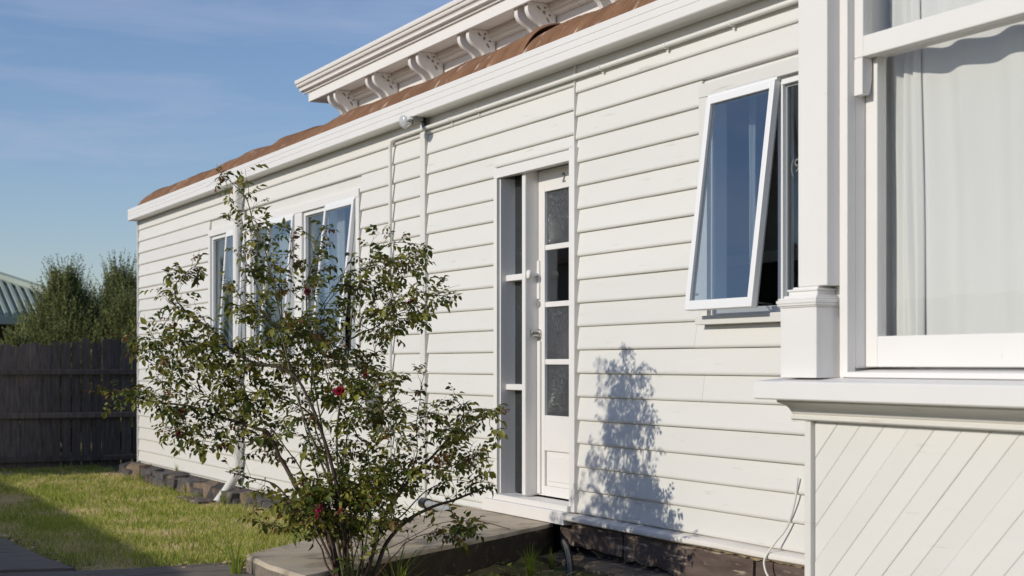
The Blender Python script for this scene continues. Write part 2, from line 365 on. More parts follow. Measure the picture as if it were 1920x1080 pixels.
# ------------------------------------------------------------------ the house
H = empty('weatherboard_house', (0, 0, 0))
tag(H, 'cream weatherboard house with rusty curved roof, bay window and bracketed upper eaves', 'house')

wall = MB()
def wpanel(x0, x1, z0, z1): wall.box(x0, x1, 0.003, 0.11, z0, z1)
wpanel(-11.30, -8.05, 0.15, 3.25); wpanel(-8.05, -3.55, 0.15, 1.44); wpanel(-8.05, -3.55, 2.80, 3.25); wpanel(-3.55, -1.03, 0.15, 3.25)
wpanel(-1.03, 0.041, 2.692, 3.25); wpanel(-1.03, 0.041, 0.15, 0.50); wpanel(0.041, 1.45, 0.15, 3.25); wpanel(1.45, 2.95, 0.15, 1.62); wpanel(1.45, 2.95, 2.81, 3.25)
wpanel(2.95, 5.9, 0.15, 3.25)
wall.box(-11.30, -11.19, 0.11, 8.0, 0.15, 3.25)
WALL = wall.build('wall', 'board', H)
# rooms behind the windows
room = MB()
room.box(-11.19, 5.9, 2.60, 2.70, 0.40, 3.25); room.box(-11.19, 5.9, 0.112, 2.6, 3.0, 3.04)
room.box(-1.25, -1.15, 0.112, 2.6, 0.46, 3.0); room.box(0.12, 0.22, 0.112, 2.6, 0.46, 3.0)
rm = room.build('interior_wall', 'room', H)
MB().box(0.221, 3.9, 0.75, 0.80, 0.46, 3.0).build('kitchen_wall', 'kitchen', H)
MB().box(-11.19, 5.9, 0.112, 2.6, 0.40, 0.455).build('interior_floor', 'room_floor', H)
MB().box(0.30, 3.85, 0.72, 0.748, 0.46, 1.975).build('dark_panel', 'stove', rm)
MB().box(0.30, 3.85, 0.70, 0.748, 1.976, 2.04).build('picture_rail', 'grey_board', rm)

def weatherboard(x0, x1, z0, h, seed):
    n = max(2, int((x1 - x0) / 0.35)); prof = [(0.0, 0.0), (-0.016, 0.0), (-0.0225, 0.003), (-0.0265, 0.009), (-0.0272, 0.016), (-0.0252, 0.024), (-0.0095, h - 0.002), (0.0, h - 0.002)]
    v = []; k = len(prof)
    for i in range(n + 1):
        x = x0 + (x1 - x0) * i / n
        dz = 0.0022 * noise.noise((x * 0.9, z0 * 7, seed)); dy = 0.0030 * noise.noise((x * 0.7, z0 * 9, seed + 9))
        for y, z in prof: v.append((x, y + (dy if y < -0.001 else 0), z0 + z + dz))
    f = [(i * k + j, i * k + (j + 1) % k, (i + 1) * k + (j + 1) % k, (i + 1) * k + j) for i in range(n) for j in range(k)]
    f = [tuple(reversed(q)) for q in f]
    f += [tuple(range(k)), tuple(n * k + j for j in range(k - 1, -1, -1))]
    return link_mesh('weatherboard', v, f, 'board', WALL, 28)
def course(x0, x1, z0, z1, holes, joints=()):
    """one course of boards from x0 to x1, cut by openings (x0,x1,z0,z1)"""
    cuts = [(x0, x1)]
    for hx0, hx1, hz0, hz1 in holes:
        if z1 > hz0 + 0.03 and z0 < hz1 - 0.005:
            nc = []
            for a, b in cuts:
                if hx1 <= a or hx0 >= b: nc.append((a, b)); continue
                if a < hx0: nc.append((a, hx0))
                if hx1 < b: nc.append((hx1, b))
            cuts = nc
    for a, b in cuts:
        pts = [a] + [j for j in joints if a + 0.3 < j < b - 0.3] + [b]
        for p, q in zip(pts, pts[1:]):
            if q - p > 0.02: weatherboard(p + (0.0012 if p > a else 0), q - (0.0012 if q < b else 0), z0, z1 - z0, random.random() * 50)
holesL = [(-8.05, -3.55, 1.40, 2.822)]
rows = [2.929 + 0.1455 * k for k in range(1, -20, -1)]
jr = random.Random(3)
for i, z in enumerate(rows):
    top = rows[i - 1] if i else 3.215
    if i == len(rows) - 1: z = 0.178
    course(-11.315, -2.285, z, top, holesL, joints=[jr.uniform(-10.5, -9.0)] if i % 5 == 2 else ([-5.6] if i in (15, 18) else []))
    # between the vertical batten and the door, and above the door
    if z > 0.44:
        if z + 0.01 < 2.69 and top < 2.69 + 0.1: course(-2.192, -1.037, z, top, [])
        else: course(-2.192, 0.046, max(z, 2.694) if z > 2.6 else z, top, [])
course(-2.192, -1.052, 0.408, rows[-3], [])
weatherboard(-1.0515, 0.046, 2.7015, 2.782 - 2.7015, 3)
holesR = [(1.40, 3.05, 1.60, 2.862)]
rr = [3.026 - 0.1404 * k for k in range(0, 18)] + [0.503]
for i, z in enumerate(rr):
    top = rr[i - 1] if i else 3.205
    jn = {11: [1.35], 13: [1.42], 16: [2.9], 5: [0.9], 2: [2.6]}.get(i, [])
    course(0.056, 3.84, z, top, holesR, jn)
# board over the first boards at the top, corner stop at the far end, vertical cover strips
MB().box(-11.345, -11.317, -0.036, 0.0, 0.16, 3.19).build('corner_stop', 'trim', H)
MB().box(-2.282, -2.195, -0.042, -0.0005, 0.17, 3.19).build('cover_batten', 'board', H, bevel=0.004)
MB().box(0.047, 0.055, -0.034, 0.0, 2.70, 3.2).build('cover_seam', 'board', H)

# ---- gutter, lean-to roof
gp = [(-0.150, 3.335), (-0.150, 3.296), (-0.146, 3.292), (-0.150, 3.288), (-0.150, 3.252), (-0.146, 3.248), (-0.150, 3.244), (-0.150, 3.200), (-0.146, 3.195), (-0.02, 3.195), (-0.002, 3.20), (-0.002, 3.26), (-0.02, 3.27), (-0.135, 3.27), (-0.140, 3.335)]
gut = MB(); gut.prism(gp, -11.345, 5.9)
GUT = gut.build('gutter', 'trim', H, smooth=25)
MB().box(-11.350, -11.346, -0.151, 0.0, 3.194, 3.335).build('gutter_end', 'trim', GUT)
ROOF = MB().box(-11.25, 5.9, 0.25, 1.88, 3.255, 3.30).build('roof', 'wood_dark', H)
def roof_sheet(x0, x1, lift0, lift1, bulge, k):
    pitch = 0.076; per = 6; n = int(round((x1 - x0) / pitch * per))
    arc = []
    yc, zc, rad = 0.30, 3.138, 0.42
    for j in range(11):
        a = R(90) - R(66) * (1 - j / 10) ; arc.append((yc - rad * math.cos(a), zc + rad * math.sin(a), math.cos(a), math.sin(a)))
    for j in range(1, 5):
        yy = yc + (1.90 - yc) * j / 4; arc.append((yy, zc + rad + (yy - yc) * 0.09, 0.0, 1.0))
    v = []
    for i in range(n + 1):
        x = x0 + (x1 - x0) * i / n; t = i / n
        c = 0.009 * math.cos(2 * math.pi * (x - x0) / pitch)
        lf = lift0 * (1 - t) ** 3 + lift1 * t ** 3 + bulge * math.sin(math.pi * t)
        lf += 0.007 * noise.noise((x * 1.7, 2.0, k))
        for j, (y, z, ny_, nz_) in enumerate(arc):
            w = smooth01(j / 7) * (1 - 0.6 * smooth01((j - 9) / 4))
            d = c + lf * w
            v.append((x, y - ny_ * d, z + nz_ * d))
    m = len(arc)
    f = [(i * m + j, i * m + j + 1, (i + 1) * m + j + 1, (i + 1) * m + j) for i in range(n) for j in range(m - 1)]
    o = link_mesh('roof_sheet', v, [tuple(reversed(q)) for q in f], 'rust', ROOF, 50)
    so = o.modifiers.new('thickness', 'SOLIDIFY'); so.thickness = 0.004; so.offset = -1
    return o
xr = -11.24; k = 0; rj = random.Random(11)
while xr < 5.7:
    w = 0.80
    l0 = rj.uniform(0.0, 0.018); l1 = rj.uniform(0.0, 0.014); bu = rj.uniform(-0.006, 0.030)
    if -2.1 < xr < -1.3: l1, bu = 0.055, 0.022
    if -0.6 < xr < 0.2: l1, bu = 0.022, 0.016
    if -6.1 < xr < -5.3: l0, bu = 0.028, 0.015
    roof_sheet(xr, xr + w, 0.004 * (k % 2) + l0, 0.004 * (k % 2) + l1, bu, k); xr += w - 0.045; k += 1

# ---- upper house: wall, soffit, fascia, crown, paired brackets
UW = MB().box(-9.12, 5.9, 1.905, 2.02, 3.2, 4.55).box(-9.12, -9.0, 2.02, 9.0, 3.2, 4.55).build('upper_wall', 'trim_far', H)
EAVE = MB().box(-9.43, 5.9, 1.57, 1.60, 4.53, 4.655).box(-9.43, -9.40, 1.60, 9.2, 4.53, 4.655).build('fascia', 'trim_far', H, bevel=0.003)
sf = MB()
for j in range(4):
    y0 = 1.602 + j * 0.076; sf.box(-9.398, 5.9, y0, y0 + 0.0735, 4.553, 4.575)
for j in range(4):
    y0 = 1.602 + j * 0.076
sf.box(-9.398, -9.122, 1.91, 9.2, 4.553, 4.575)
sf.build('soffit', 'trim_far', EAVE)
bm_ = [(1.903, 4.452), (1.885, 4.452), (1.885, 4.457), (1.868, 4.458), (1.868, 4.462), (1.842, 4.470), (1.842, 4.492), (1.820, 4.500), (1.815, 4.552), (1.903, 4.552)]
MB().prism(bm_, -9.12, 5.9).build('bed_moulding', 'trim_far', EAVE, smooth=25)
cr = [(1.568, 4.640), (1.545, 4.640), (1.545, 4.662), (1.500, 4.668), (1.500, 4.690), (1.492, 4.705), (1.470, 4.712), (1.462, 4.728), (1.462, 4.742), (1.446, 4.748), (1.440, 4.762), (1.440, 4.790), (1.568, 4.790)]
CROWN = MB().prism(cr, -9.56, 5.9).build('crown_gutter', 'trim_far', EAVE, smooth=25)
cr2 = [(-9.56 - (1.44 - a) * 0 + 0.0, b) for a, b in cr]
MB().prism([(-9.43 - (1.568 - a), b) for a, b in cr], 1.57, 9.2, 'y').build('crown_gutter', 'trim_far', EAVE, smooth=25)
up = MB()
up.add([(-9.55, 1.46, 4.785), (5.9, 1.46, 4.785), (5.9, 6.0, 6.6), (-5.0, 6.0, 6.6), (-9.55, 10.5, 4.785), (5.9, 10.5, 4.785)], [(0, 1, 2, 3), (0, 3, 4), (3, 2, 5, 4)])
up.build('upper_roof', 'rust', H)
def scroll():
    """side outline of a bracket in (y, z): top along the soffit, back on the wall"""
    pts = [(1.612, 4.552)]
    cub = [(1.612, 4.515), (1.612, 4.490), (1.618, 4.465), (1.632, 4.440), (1.655, 4.418), (1.690, 4.398), (1.725, 4.380), (1.757, 4.355), (1.780, 4.322), (1.792, 4.285), (1.797, 4.25), (1.800, 4.215), (1.825, 4.190), (1.86, 4.18)]
    pts += cub + [(1.884, 4.18), (1.884, 4.552)]
    return pts
def bracket_mesh(th):
    cu = bpy.data.curves.new('bracket', 'CURVE'); cu.dimensions = '2D'; cu.fill_mode = 'BOTH'; cu.extrude = th / 2; cu.bevel_depth = 0.002
    def spl(pts):
        q = cu.splines.new('POLY'); q.points.add(len(pts) - 1); q.use_cyclic_u = True
        for pt, (a_, b_) in zip(q.points, pts): pt.co = (a_ - 1.75, b_ - 4.37, 0, 1)
    spl([(y, z - 0.004) for y, z in scroll()])
    def leafhole(cy, cz, L_, w_, ang):
        pts = []
        for t in range(12):
            a_ = 2 * math.pi * t / 12; x_ = L_ * math.cos(a_); y_ = w_ * math.sin(a_) * (1 - 0.35 * math.cos(a_))
            pts.append((cy + x_ * math.cos(ang) - y_ * math.sin(ang), cz + x_ * math.sin(ang) + y_ * math.cos(ang)))
        spl(pts)
    leafhole(1.722, 4.505, 0.030, 0.011, R(-38)); leafhole(1.775, 4.470, 0.022, 0.017, R(-52)); leafhole(1.812, 4.405, 0.032, 0.013, R(-52))
    leafhole(1.785, 4.512, 0.014, 0.012, 0); leafhole(1.832, 4.450, 0.013, 0.012, 0)
    o = bpy.data.objects.new('tmp', cu); COL.objects.link(o)
    me = bpy.data.meshes.new_from_object(o.evaluated_get(bpy.context.evaluated_depsgraph_get())); bpy.data.objects.remove(o)
    # curve plane (a, b, depth) -> world (depth, y, z)
    me.transform(Matrix(((0, 0, 1, 0), (1, 0, 0, 0), (0, 1, 0, 0), (0, 0, 0, 1)))); me.materials.clear(); me.materials.append(M['trim_far']); me.name = 'bracket'
    return me
BME = bracket_mesh(0.058)
def bracket(x0, x1): return link('bracket', BME, ((x0 + x1) / 2, 1.75, 4.37), EAVE)
for i in range(12):
    c = -7.535 + 1.213 * (i - 1)
    bracket(c - 0.13, c - 0.07); bracket(c + 0.07, c + 0.13)

# ---- downpipe
DP = MB().tube([(-6.80, -0.080, 3.196), (-6.80, -0.080, 0.36), (-6.81, -0.085, 0.30), (-6.90, -0.16, 0.14), (-6.99, -0.24, 0.00), (-7.02, -0.27, -0.01)], 0.047, 14).build('downpipe', 'pvc', H, smooth=40)
for z in (2.2, 0.9): MB().tube([(-6.80, -0.080, z), (-6.80, -0.080, z + 0.03)], 0.0495, 14).build('pipe_bracket', 'pvc', DP, smooth=40)
# ---- conduit
cpts = [(-2.845, -0.048, 0.22), (-2.845, -0.048, 3.03)] + [(-2.845 + 0.07 * (1 - math.cos(a)), -0.048, 3.045 + 0.07 * math.sin(a)) for a in np.linspace(0.2, math.pi / 2, 6)] + [(-2.6, -0.048, 3.116), (0.0, -0.048, 3.118), (3.84, -0.048, 3.122)]
CD = MB().tube(cpts, 0.0145, 10).build('conduit', 'pvc', H, smooth=40)
for x in (-1.72, -1.28, 0.40, 1.10, 1.72, 2.4): MB().tube([(x - 0.009, -0.048, 3.118), (x + 0.009, -0.048, 3.118)], 0.0175, 10).box(x - 0.008, x + 0.008, -0.037, -0.030, 3.085, 3.104).build('conduit_clip', 'pvc', CD)
for z in (2.4, 1.7, 1.0): MB().tube([(-2.845, -0.048, z), (-2.845, -0.048, z + 0.018)], 0.0175, 10).box(-2.885, -2.862, -0.040, -0.030, z, z + 0.018).build('conduit_clip', 'pvc', CD)

# ---- windows of the left wing
def frame_rect(mb, x0, x1, y0, y1, z0, z1, t, tb=None):
    tb = tb or t
    mb.box(x0, x0 + t, y0, y1, z0, z1); mb.box(x1 - t, x1, y0, y1, z0, z1)
    mb.box(x0 + t, x1 - t, y0, y1, z1 - t, z1); mb.box(x0 + t, x1 - t, y0, y1, z0, z0 + tb); return mb
def window(x0, x1, z0, z1, mull, left_awning, ang, name='window', t=0.035):
    mb = frame_rect(MB(), x0, x1, -0.012, 0.06, z0, z1, t)
    mb.box(mull - 0.02, mull + 0.02, -0.010, 0.058, z0 + t, z1 - t)
    w = mb.build(name, 'alu', H, bevel=0.003)
    fx = (mull + 0.02, x1 - t) if left_awning else (x0 + t, mull - 0.02)
    ax = (x0 + t * 0.35, mull + 0.008) if left_awning else (mull - 0.008, x1 - t * 0.35)
    MB().box(fx[0], fx[1], 0.020, 0.025, z0 + t, z1 - t).build('pane', 'glass', w)
    q = frame_rect(MB(), fx[0] - 0.0, fx[1], 0.010, 0.032, z0 + t, z1 - t, 0.012); q.build('glazing_bead', 'alu_grey', w)
    sz0, sz1 = z0 + 0.012, z1 - 0.012
    r = rotx(-0.016, sz1, ang)
    sash = frame_rect(MB(), ax[0], ax[1], -0.048, -0.014, sz0, sz1, 0.040, 0.048).xf(r).build('sash', 'alu', w, bevel=0.003)
    MB().box(ax[0] + 0.0395, ax[1] - 0.0395, -0.034, -0.029, sz0 + 0.0475, sz1 - 0.0395).xf(r).build('pane', 'glass_sash' if left_awning else 'glass', w)
    frame_rect(MB(), ax[0] + 0.001, ax[1] - 0.001, -0.0138, -0.008, sz0 + 0.001, sz1 - 0.001, 0.018).xf(r).build('sash_seal', 'alu_grey', w)
    MB().box(ax[0] - 0.006, ax[1] + 0.006, -0.040, -0.0125, z1 - 0.010, z1 + 0.012).build('hinge_cover', 'alu', w, bevel=0.003)
    # stay arm at the sill
    p = r((ax[0] + ax[1]) / 2, -0.013, sz0 + 0.05)
    pr = r(ax[1] - 0.06, -0.013, sz0 + 0.03)
    MB().box(pr[0] - 0.012, pr[0] + 0.02, pr[1] - 0.005, pr[1] + 0.012, pr[2] - 0.02, pr[2] + 0.035).tube([(pr[0], pr[1] + 0.005, pr[2]), (pr[0] - 0.1, 0.05, z0 + 0.045)], 0.004, 6).build('stay', 'black', w)
    return w
arch = MB()
arch.box(-8.045, -3.555, -0.038, 0.0, 2.752, 2.822); arch.box(-8.045, -7.972, -0.036, 0.0, 1.47, 2.7515); arch.box(-3.628, -3.555, -0.036, 0.0, 1.47, 2.7515)
arch.box(-6.655, -6.525, -0.036, 0.0, 1.47, 2.7515); arch.box(-5.172, -4.975, -0.036, 0.0, 1.47, 2.7515)
arch.box(-8.06, -3.54, -0.075, 0.0, 1.402, 1.4695)
arch.build('window_surround', 'trim', H, bevel=0.003)
window(-7.971, -6.656, 1.470, 2.751, -7.33, False, -R(4.0)); window(-6.524, -5.173, 1.470, 2.751, -5.90, False, -R(4.6)); window(-4.974, -3.629, 1.470, 2.751, -4.335, False, -R(6.2))
# ---- kitchen window right of the door
arch = MB()
arch.box(1.405, 3.04, -0.040, 0.0, 2.785, 2.856); arch.box(1.405, 1.482, -0.038, 0.0, 1.648, 2.7845); arch.box(2.96, 3.04, -0.038, 0.0, 1.648, 2.7845)
arch.box(1.425, 3.03, -0.075, 0.0, 1.602, 1.6475)
arch.build('window_surround', 'board', H, bevel=0.003)
KW = window(1.483, 2.959, 1.650, 2.784, 2.075, True, -R(7.2))
tx = bpy.data.curves.new('t', 'FONT'); tx.body = '(9'; tx.size = 0.095; tx.extrude = 0.0004
def text_mesh(name, tx, loc, mat, parent):
    o = bpy.data.objects.new('tmp', tx); COL.objects.link(o)
    me = bpy.data.meshes.new_from_object(o.evaluated_get(bpy.context.evaluated_depsgraph_get())); bpy.data.objects.remove(o)
    me.transform(Matrix.Rotation(R(90), 4, 'X')); me.materials.clear(); me.materials.append(M[mat]); me.name = name
    return link(name, me, loc, parent)
text_mesh('marking', tx, (2.118, 0.0185, 2.32), 'mark', KW)

# ---- door
DF = MB()
DF.box(-1.035, -0.985, -0.046, 0.0, 0.52, 2.625); DF.box(0.010, 0.078, -0.048, 0.0, 0.508, 2.700); DF.box(-1.035, 0.0095, -0.044, 0.0, 2.6255, 2.690)
DF.box(-0.9995, -0.975, -0.022, 0.105, 0.545, 2.6245); DF.box(-0.9745, 0.0095, 0.001, 0.105, 2.645, 2.690)
DF.box(0.012, 0.04, 0.001, 0.105, 0.545, 2.6445)
DFO = DF.build('door_frame', 'trim', H, bevel=0.003)
MB().box(-0.700, -0.652, -0.006, 0.096, 0.553, 2.6445).build('mullion', 'trim', DFO, bevel=0.008)
for z0, z1 in ((1.945, 1.985), (1.228, 1.266)): MB().box(-0.9745, -0.7005, 0.018, 0.098, z0, z1).build('glazing_bar', 'trim', DFO, bevel=0.003)
for z0, z1 in ((0.553, 1.2275), (1.2665, 1.9445), (1.9855, 2.6445)): MB().box(-0.9743, -0.7007, 0.086, 0.091, z0, z1).build('pane', 'obscure_fine', DFO)
SL = MB(); SL.box(-1.047, 0.040, -0.075, 0.10, 0.508, 0.544); SL.box(-1.098, 0.036, -0.100, 0.0, 0.430, 0.5075)
SL.build('door_sill', 'trim', H, bevel=0.004)
DR = MB(); y0, y1 = 0.090, 0.130; X0, X1 = -0.650, 0.008
DR.box(X0, X0 + 0.085, y0, y1, 0.556, 2.640); DR.box(X1 - 0.085, X1, y0, y1, 0.556, 2.640)
zb = [1.070, 1.412, 1.778, 2.142, 2.500]
DR.box(X0 + 0.0851, X1 - 0.0851, y0, y1, 2.500, 2.640); DR.box(X0 + 0.0851, X1 - 0.0851, y0, y1, 0.556, 0.62); DR.box(X0 + 0.0851, X1 - 0.0851, y0, y1, 0.845, 1.070)
for z in zb[1:4]: DR.box(X0 + 0.0851, X1 - 0.0851, y0 + 0.004, y1, z - 0.017, z + 0.017)
DOOR = DR.build('door', 'trim', H, bevel=0.003)
MB().box(X0 + 0.0851, X1 - 0.0851, y0 + 0.016, y1, 0.62, 0.845).box(X0 + 0.11, X1 - 0.11, y0 + 0.008, y0 + 0.016, 0.65, 0.815).build('door_panel', 'trim', DOOR, bevel=0.004)
lims = [(1.070, 1.395), (1.429, 1.761), (1.795, 2.125), (2.159, 2.500)]
for i, (a, b) in enumerate(lims):
    MB().box(X0 + 0.0851, X1 - 0.0851, y0 + 0.020, y0 + 0.025, a, b).build('pane', 'glass' if i == 2 else 'obscure', DOOR)
tx = bpy.data.curves.new('t', 'FONT'); tx.body = '2'; tx.size = 0.085; tx.extrude = 0.003; tx.align_x = 'CENTER'
text_mesh('number', tx, (-0.300, 0.086, 2.537), 'galv', DOOR)
LK = MB().box(-0.655, -0.622, 0.080, 0.0898, 1.815, 2.065).build('lock_plate', 'trim', DOOR, bevel=0.004)
MB().lathe([(0, 0.012), (0.03, 0.011), (0.045, 0.012), (0.05, 0.026), (0.062, 0.030), (0.072, 0.026), (0.076, 0.012)], (-0.640, 0.080, 1.975), (0, -1, 0), 16).build('knob', 'trim', LK, smooth=50)
MB().lathe([(0, 0.022), (0.006, 0.022), (0.007, 0.010)], (-0.640, 0.0898, 1.785), (0, -1, 0), 14).build('keyhole', 'galv', DOOR)
MB().lathe([(0, 0.030), (0.012, 0.029), (0.014, 0.022), (0.045, 0.019), (0.05, 0.024), (0.062, 0.024), (0.064, 0.018)], (-0.630, 0.0898, 1.596), (0, -1, 0), 18).build('deadlock', 'steel', DOOR, smooth=40)
MB().box(-0.648, -0.606, 0.078, 0.0897, 0.565, 1.545).build('cover_strip', 'trim', DOOR, bevel=0.003)

# ---- grey box on the wall
tag_box = MB().box(-3.20, -3.08, -0.115, -0.032, 0.90, 1.14).box(-3.21, -3.07, -0.121, -0.030, 1.1405, 1.16).build('meter_box', 'galv', None, bevel=0.006)
tag(tag_box, 'small grey metal box fixed low on the cream wall behind the rose', 'meter box')

# ---- ledge at the foot of the right wall, planks, foam
lg = MB(); nseg = 30
prof = [(-0.001, 0.500), (-0.034, 0.496), (-0.066, 0.494), (-0.083, 0.486), (-0.088, 0.474), (-0.086, 0.462), (-0.076, 0.455), (-0.001, 0.458)]
v = []
for i in range(nseg + 1):
    x = -0.10 + (3.86 + 0.10) * i / nseg
    for y, z in prof: v.append((x, y + (0.004 * noise.noise((x * 3, z * 9, 1)) if y < -0.01 else 0) - (0.012 if x < 0.05 and y < -0.05 else 0), z + 0.006 * noise.noise((x * 2.1, y * 4, 2))))
k = len(prof)
f = [(i * k + j, (i + 1) * k + j, (i + 1) * k + (j + 1) % k, i * k + (j + 1) % k) for i in range(nseg) for j in range(k)] + [tuple(range(k - 1, -1, -1)), tuple(nseg * k + j for j in range(k))]
v = [(max(x, 0.047) if y > -0.02 else x, y, z) for x, y, z in v]
link_mesh('wall_ledge', v, f, 'trim_worn', H, 35)
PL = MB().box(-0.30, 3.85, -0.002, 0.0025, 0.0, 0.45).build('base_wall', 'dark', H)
rk = random.Random(5)
def plank(x0, x1, z0, z1, yb, rot):
    mb = MB(); n = max(3, int((x1 - x0) / 0.10)); v = []
    for i in range(n + 1):
        x = x0 + (x1 - x0) * i / n
        bo = rot * max(0, noise.noise((x * 6, z0 * 5, 4))) * 0.035
        for y, z in ((-0.004, z0 + bo * 0.7), (-yb, z0 + bo), (-yb - 0.006, (z0 + z1) / 2), (-yb, z1), (-0.004, z1)):
            v.append((x + (0.02 * noise.noise((z * 30, x, 2)) if i in (0, n) else 0), y + 0.012 * rot * noise.noise((x * 9, z * 14, 7)) * (1 if y < -0.01 else 0), z + 0.006 * noise.noise((x * 4, z * 8, 9))))
    k = 5
    f = [(i * k + j, (i + 1) * k + j, (i + 1) * k + (j + 1) % k, i * k + (j + 1) % k) for i in range(n) for j in range(k)] + [(4, 3, 2, 1, 0), tuple(n * k + j for j in range(k))]
    return link_mesh('plank', v, f, 'plank', PL, 30)
plank(-0.12, 0.62, 0.30, 0.452, 0.035, 1.6); plank(0.635, 1.10, 0.27, 0.452, 0.030, 1.2); plank(1.115, 1.905, 0.22, 0.452, 0.045, 0.3); plank(1.93, 2.70, 0.20, 0.452, 0.048, 0.2); plank(2.715, 3.84, 0.20, 0.452, 0.045, 0.2)
plank(-0.12, 1.10, 0.10, 0.262, 0.05, 0.8); plank(1.115, 3.84, 0.0, 0.19, 0.06, 0.3)
ft = MB(); v = []; rk2 = random.Random(8)
for i in range(40):
    x = -0.02 + i * 0.10
    for y, z in ((-0.02, 0.262), (-0.17, 0.258), (-0.235, 0.245), (-0.245, 0.10)):
        v.append((x, y + 0.02 * noise.noise((x * 3, y * 9, 3)) if y < -0.05 else y, z + 0.012 * noise.noise((x * 4, y * 6, 1))))
ft.add(v, [(i * 4 + j, (i + 1) * 4 + j, (i + 1) * 4 + j + 1, i * 4 + j + 1) for i in range(39) for j in range(3)])
ft.build('footing', 'footing', H, smooth=40)
fm = MB(); v = []; nf = 150
for i in range(nf + 1):
    x = 0.85 + i * 0.02; g_ = min(1, (x - 0.85) / 0.9)
    lo_ = 0.4525 - (0.005 + 0.012 * g_) * (0.4 + 1.2 * abs(noise.noise((x * 9, 1, 4)))) - 0.006 * max(0, noise.noise((x * 31, 2, 4)))
    yo = -0.066 - 0.006 * noise.noise((x * 14, 3, 1))
    for y, z in ((-0.045, 0.457), (yo - 0.004, 0.457), (yo, (lo_ + 0.457) / 2), (yo + 0.006, lo_), (-0.045, lo_ + 0.004)): v.append((x, y, z))
fm.add(v, [(i * 5 + j, i * 5 + (j + 1) % 5, (i + 1) * 5 + (j + 1) % 5, (i + 1) * 5 + j) for i in range(nf) for j in range(5)])
fm.build('filler_bead', 'foam', H, smooth=60)
# plinth between batten and door, and rubble stone base of the left wing
PC = MB().box(-2.27, -1.06, -0.020, 0.10, 0.0, 0.40).build('plinth', 'plinth', H)
SB = MB().box(-11.30, -2.30, -0.03, 0.10, -0.2, 0.158).build('stone_base', 'stone', H)
def stone(cx, cy, cz, w, d, h, seed, mat):
    rs = random.Random(seed); v = []; idx = {}
    for i in range(3):
        for j in range(3):
            for kk in range(3):
                if i == j == kk == 1: continue
                a, b, c = (i - 1) / 2, (j - 1) / 2, (kk - 1) / 2
                sh = 1 - 0.10 * (abs(a) + abs(b) + abs(c) > 1.2) 
                idx[(i, j, kk)] = len(v)
                v.append((cx + w * a * sh + rs.uniform(-1, 1) * 0.07 * w, cy + d * b * sh + rs.uniform(-1, 1) * 0.10 * d, cz + h * c * sh + rs.uniform(-1, 1) * 0.08 * h))
    f = []
    for ax in range(3):
        for side in (0, 2):
            for p in range(2):
                for q in range(2):
                    def key(a, b):
                        t = [0, 0, 0]; o = [x for x in range(3) if x != ax]; t[ax] = side; t[o[0]] = a; t[o[1]] = b; return idx[tuple(t)]
                    qd = (key(p, q), key(p + 1, q), key(p + 1, q + 1), key(p, q + 1))
                    if (side == 0) ^ (ax == 1): qd = tuple(reversed(qd))
                    f.append(qd)
    return link_mesh('stone', v, f, mat, SB, 32)
x = -11.52; i = 0; rs = random.Random(21)
while x < -2.45:
    w = rs.uniform(0.20, 0.46); hh = rs.uniform(0.24, 0.30); d = rs.uniform(0.20, 0.28)
    tan = rs.random() < 0.22 or (-8.2 < x < -7.8)
    zc = 0.165 - hh / 2 + rs.uniform(-0.03, 0.0)
    stone(x + w / 2, -0.085 - d * 0.1 + rs.uniform(-0.02, 0.02), zc, w * 1.02, d, hh, i, 'stone_tan' if tan else 'stone')
    if rs.random() < 0.35: stone(x + w / 2 + 0.1, -0.175, 0.035, w * 0.8, 0.15, 0.12, i + 500, 'stone')
    x += w; i += 1

# ------------------------------------------------------------------ bay window
BY = MB()
BY.box(3.868, 5.9, -1.185, -1.10, 0.05, 1.245); BY.box(3.868, 3.95, -1.10, 0.0, 0.05, 3.4); BY.box(3.868, 4.05, -1.185, -1.10, 1.246, 3.4); BY.box(5.22, 5.9, -1.185, -1.10, 1.246, 3.4); BY.box(4.05, 5.22, -1.185, -1.1, 2.985, 3.4)
BAY = BY.build('bay_window', 'board', H)
# diagonal lining boards, each clipped to the panel
def clip(poly, a, b, c):          # keep a*x + b*z <= c
    outp = []
    for i in range(len(poly)):
        p, q = poly[i], poly[(i + 1) % len(poly)]
        dp, dq = a * p[0] + b * p[1] - c, a * q[0] + b * q[1] - c
        if dp <= 0: outp.append(p)
        if (dp < 0) != (dq < 0) and abs(dp - dq) > 1e-12:
            t = dp / (dp - dq); outp.append((p[0] + (q[0] - p[0]) * t, p[1] + (q[1] - p[1]) * t))
    return outp
px0, px1, pz0, pz1 = 3.8935, 5.85, 0.06, 1.203
wd = 0.0840; r2 = math.sqrt(0.5)
kk = -18
while kk < 16:
    t0 = 2.75 + kk * wd; t1 = t0 + wd
    poly = [(px0, pz0), (px1, pz0), (px1, pz1), (px0, pz1)]
    for (g0, g1, yf) in ((0.0003, 0.0003, -1.203),):
        p = clip(poly, r2, -r2, t1 - g1); p = clip(p, -r2, r2, -(t0 + g0)) if len(p) > 2 else p
        if len(p) > 2:
            area = abs(sum(p[i][0] * p[(i + 1) % len(p)][1] - p[(i + 1) % len(p)][0] * p[i][1] for i in range(len(p)))) / 2
            if area > 0.0004:
                yo = random.uniform(-0.0015, 0.0015)
                MB().prism([(a, b) for a, b in p], -1.186, -1.204 + yo, 'y').build('lining_board', 'board', BAY, bevel=0.0028)
                # narrow bead beside the groove
                q = clip(poly, r2, -r2, t0 + 0.016); q = clip(q, -r2, r2, -(t0 + 0.0105)) if len(q) > 2 else q
    kk += 1
MB().box(3.858, 3.892, -1.222, -1.16, 0.05, 1.202).build('corner_stop', 'board', BAY, bevel=0.003)
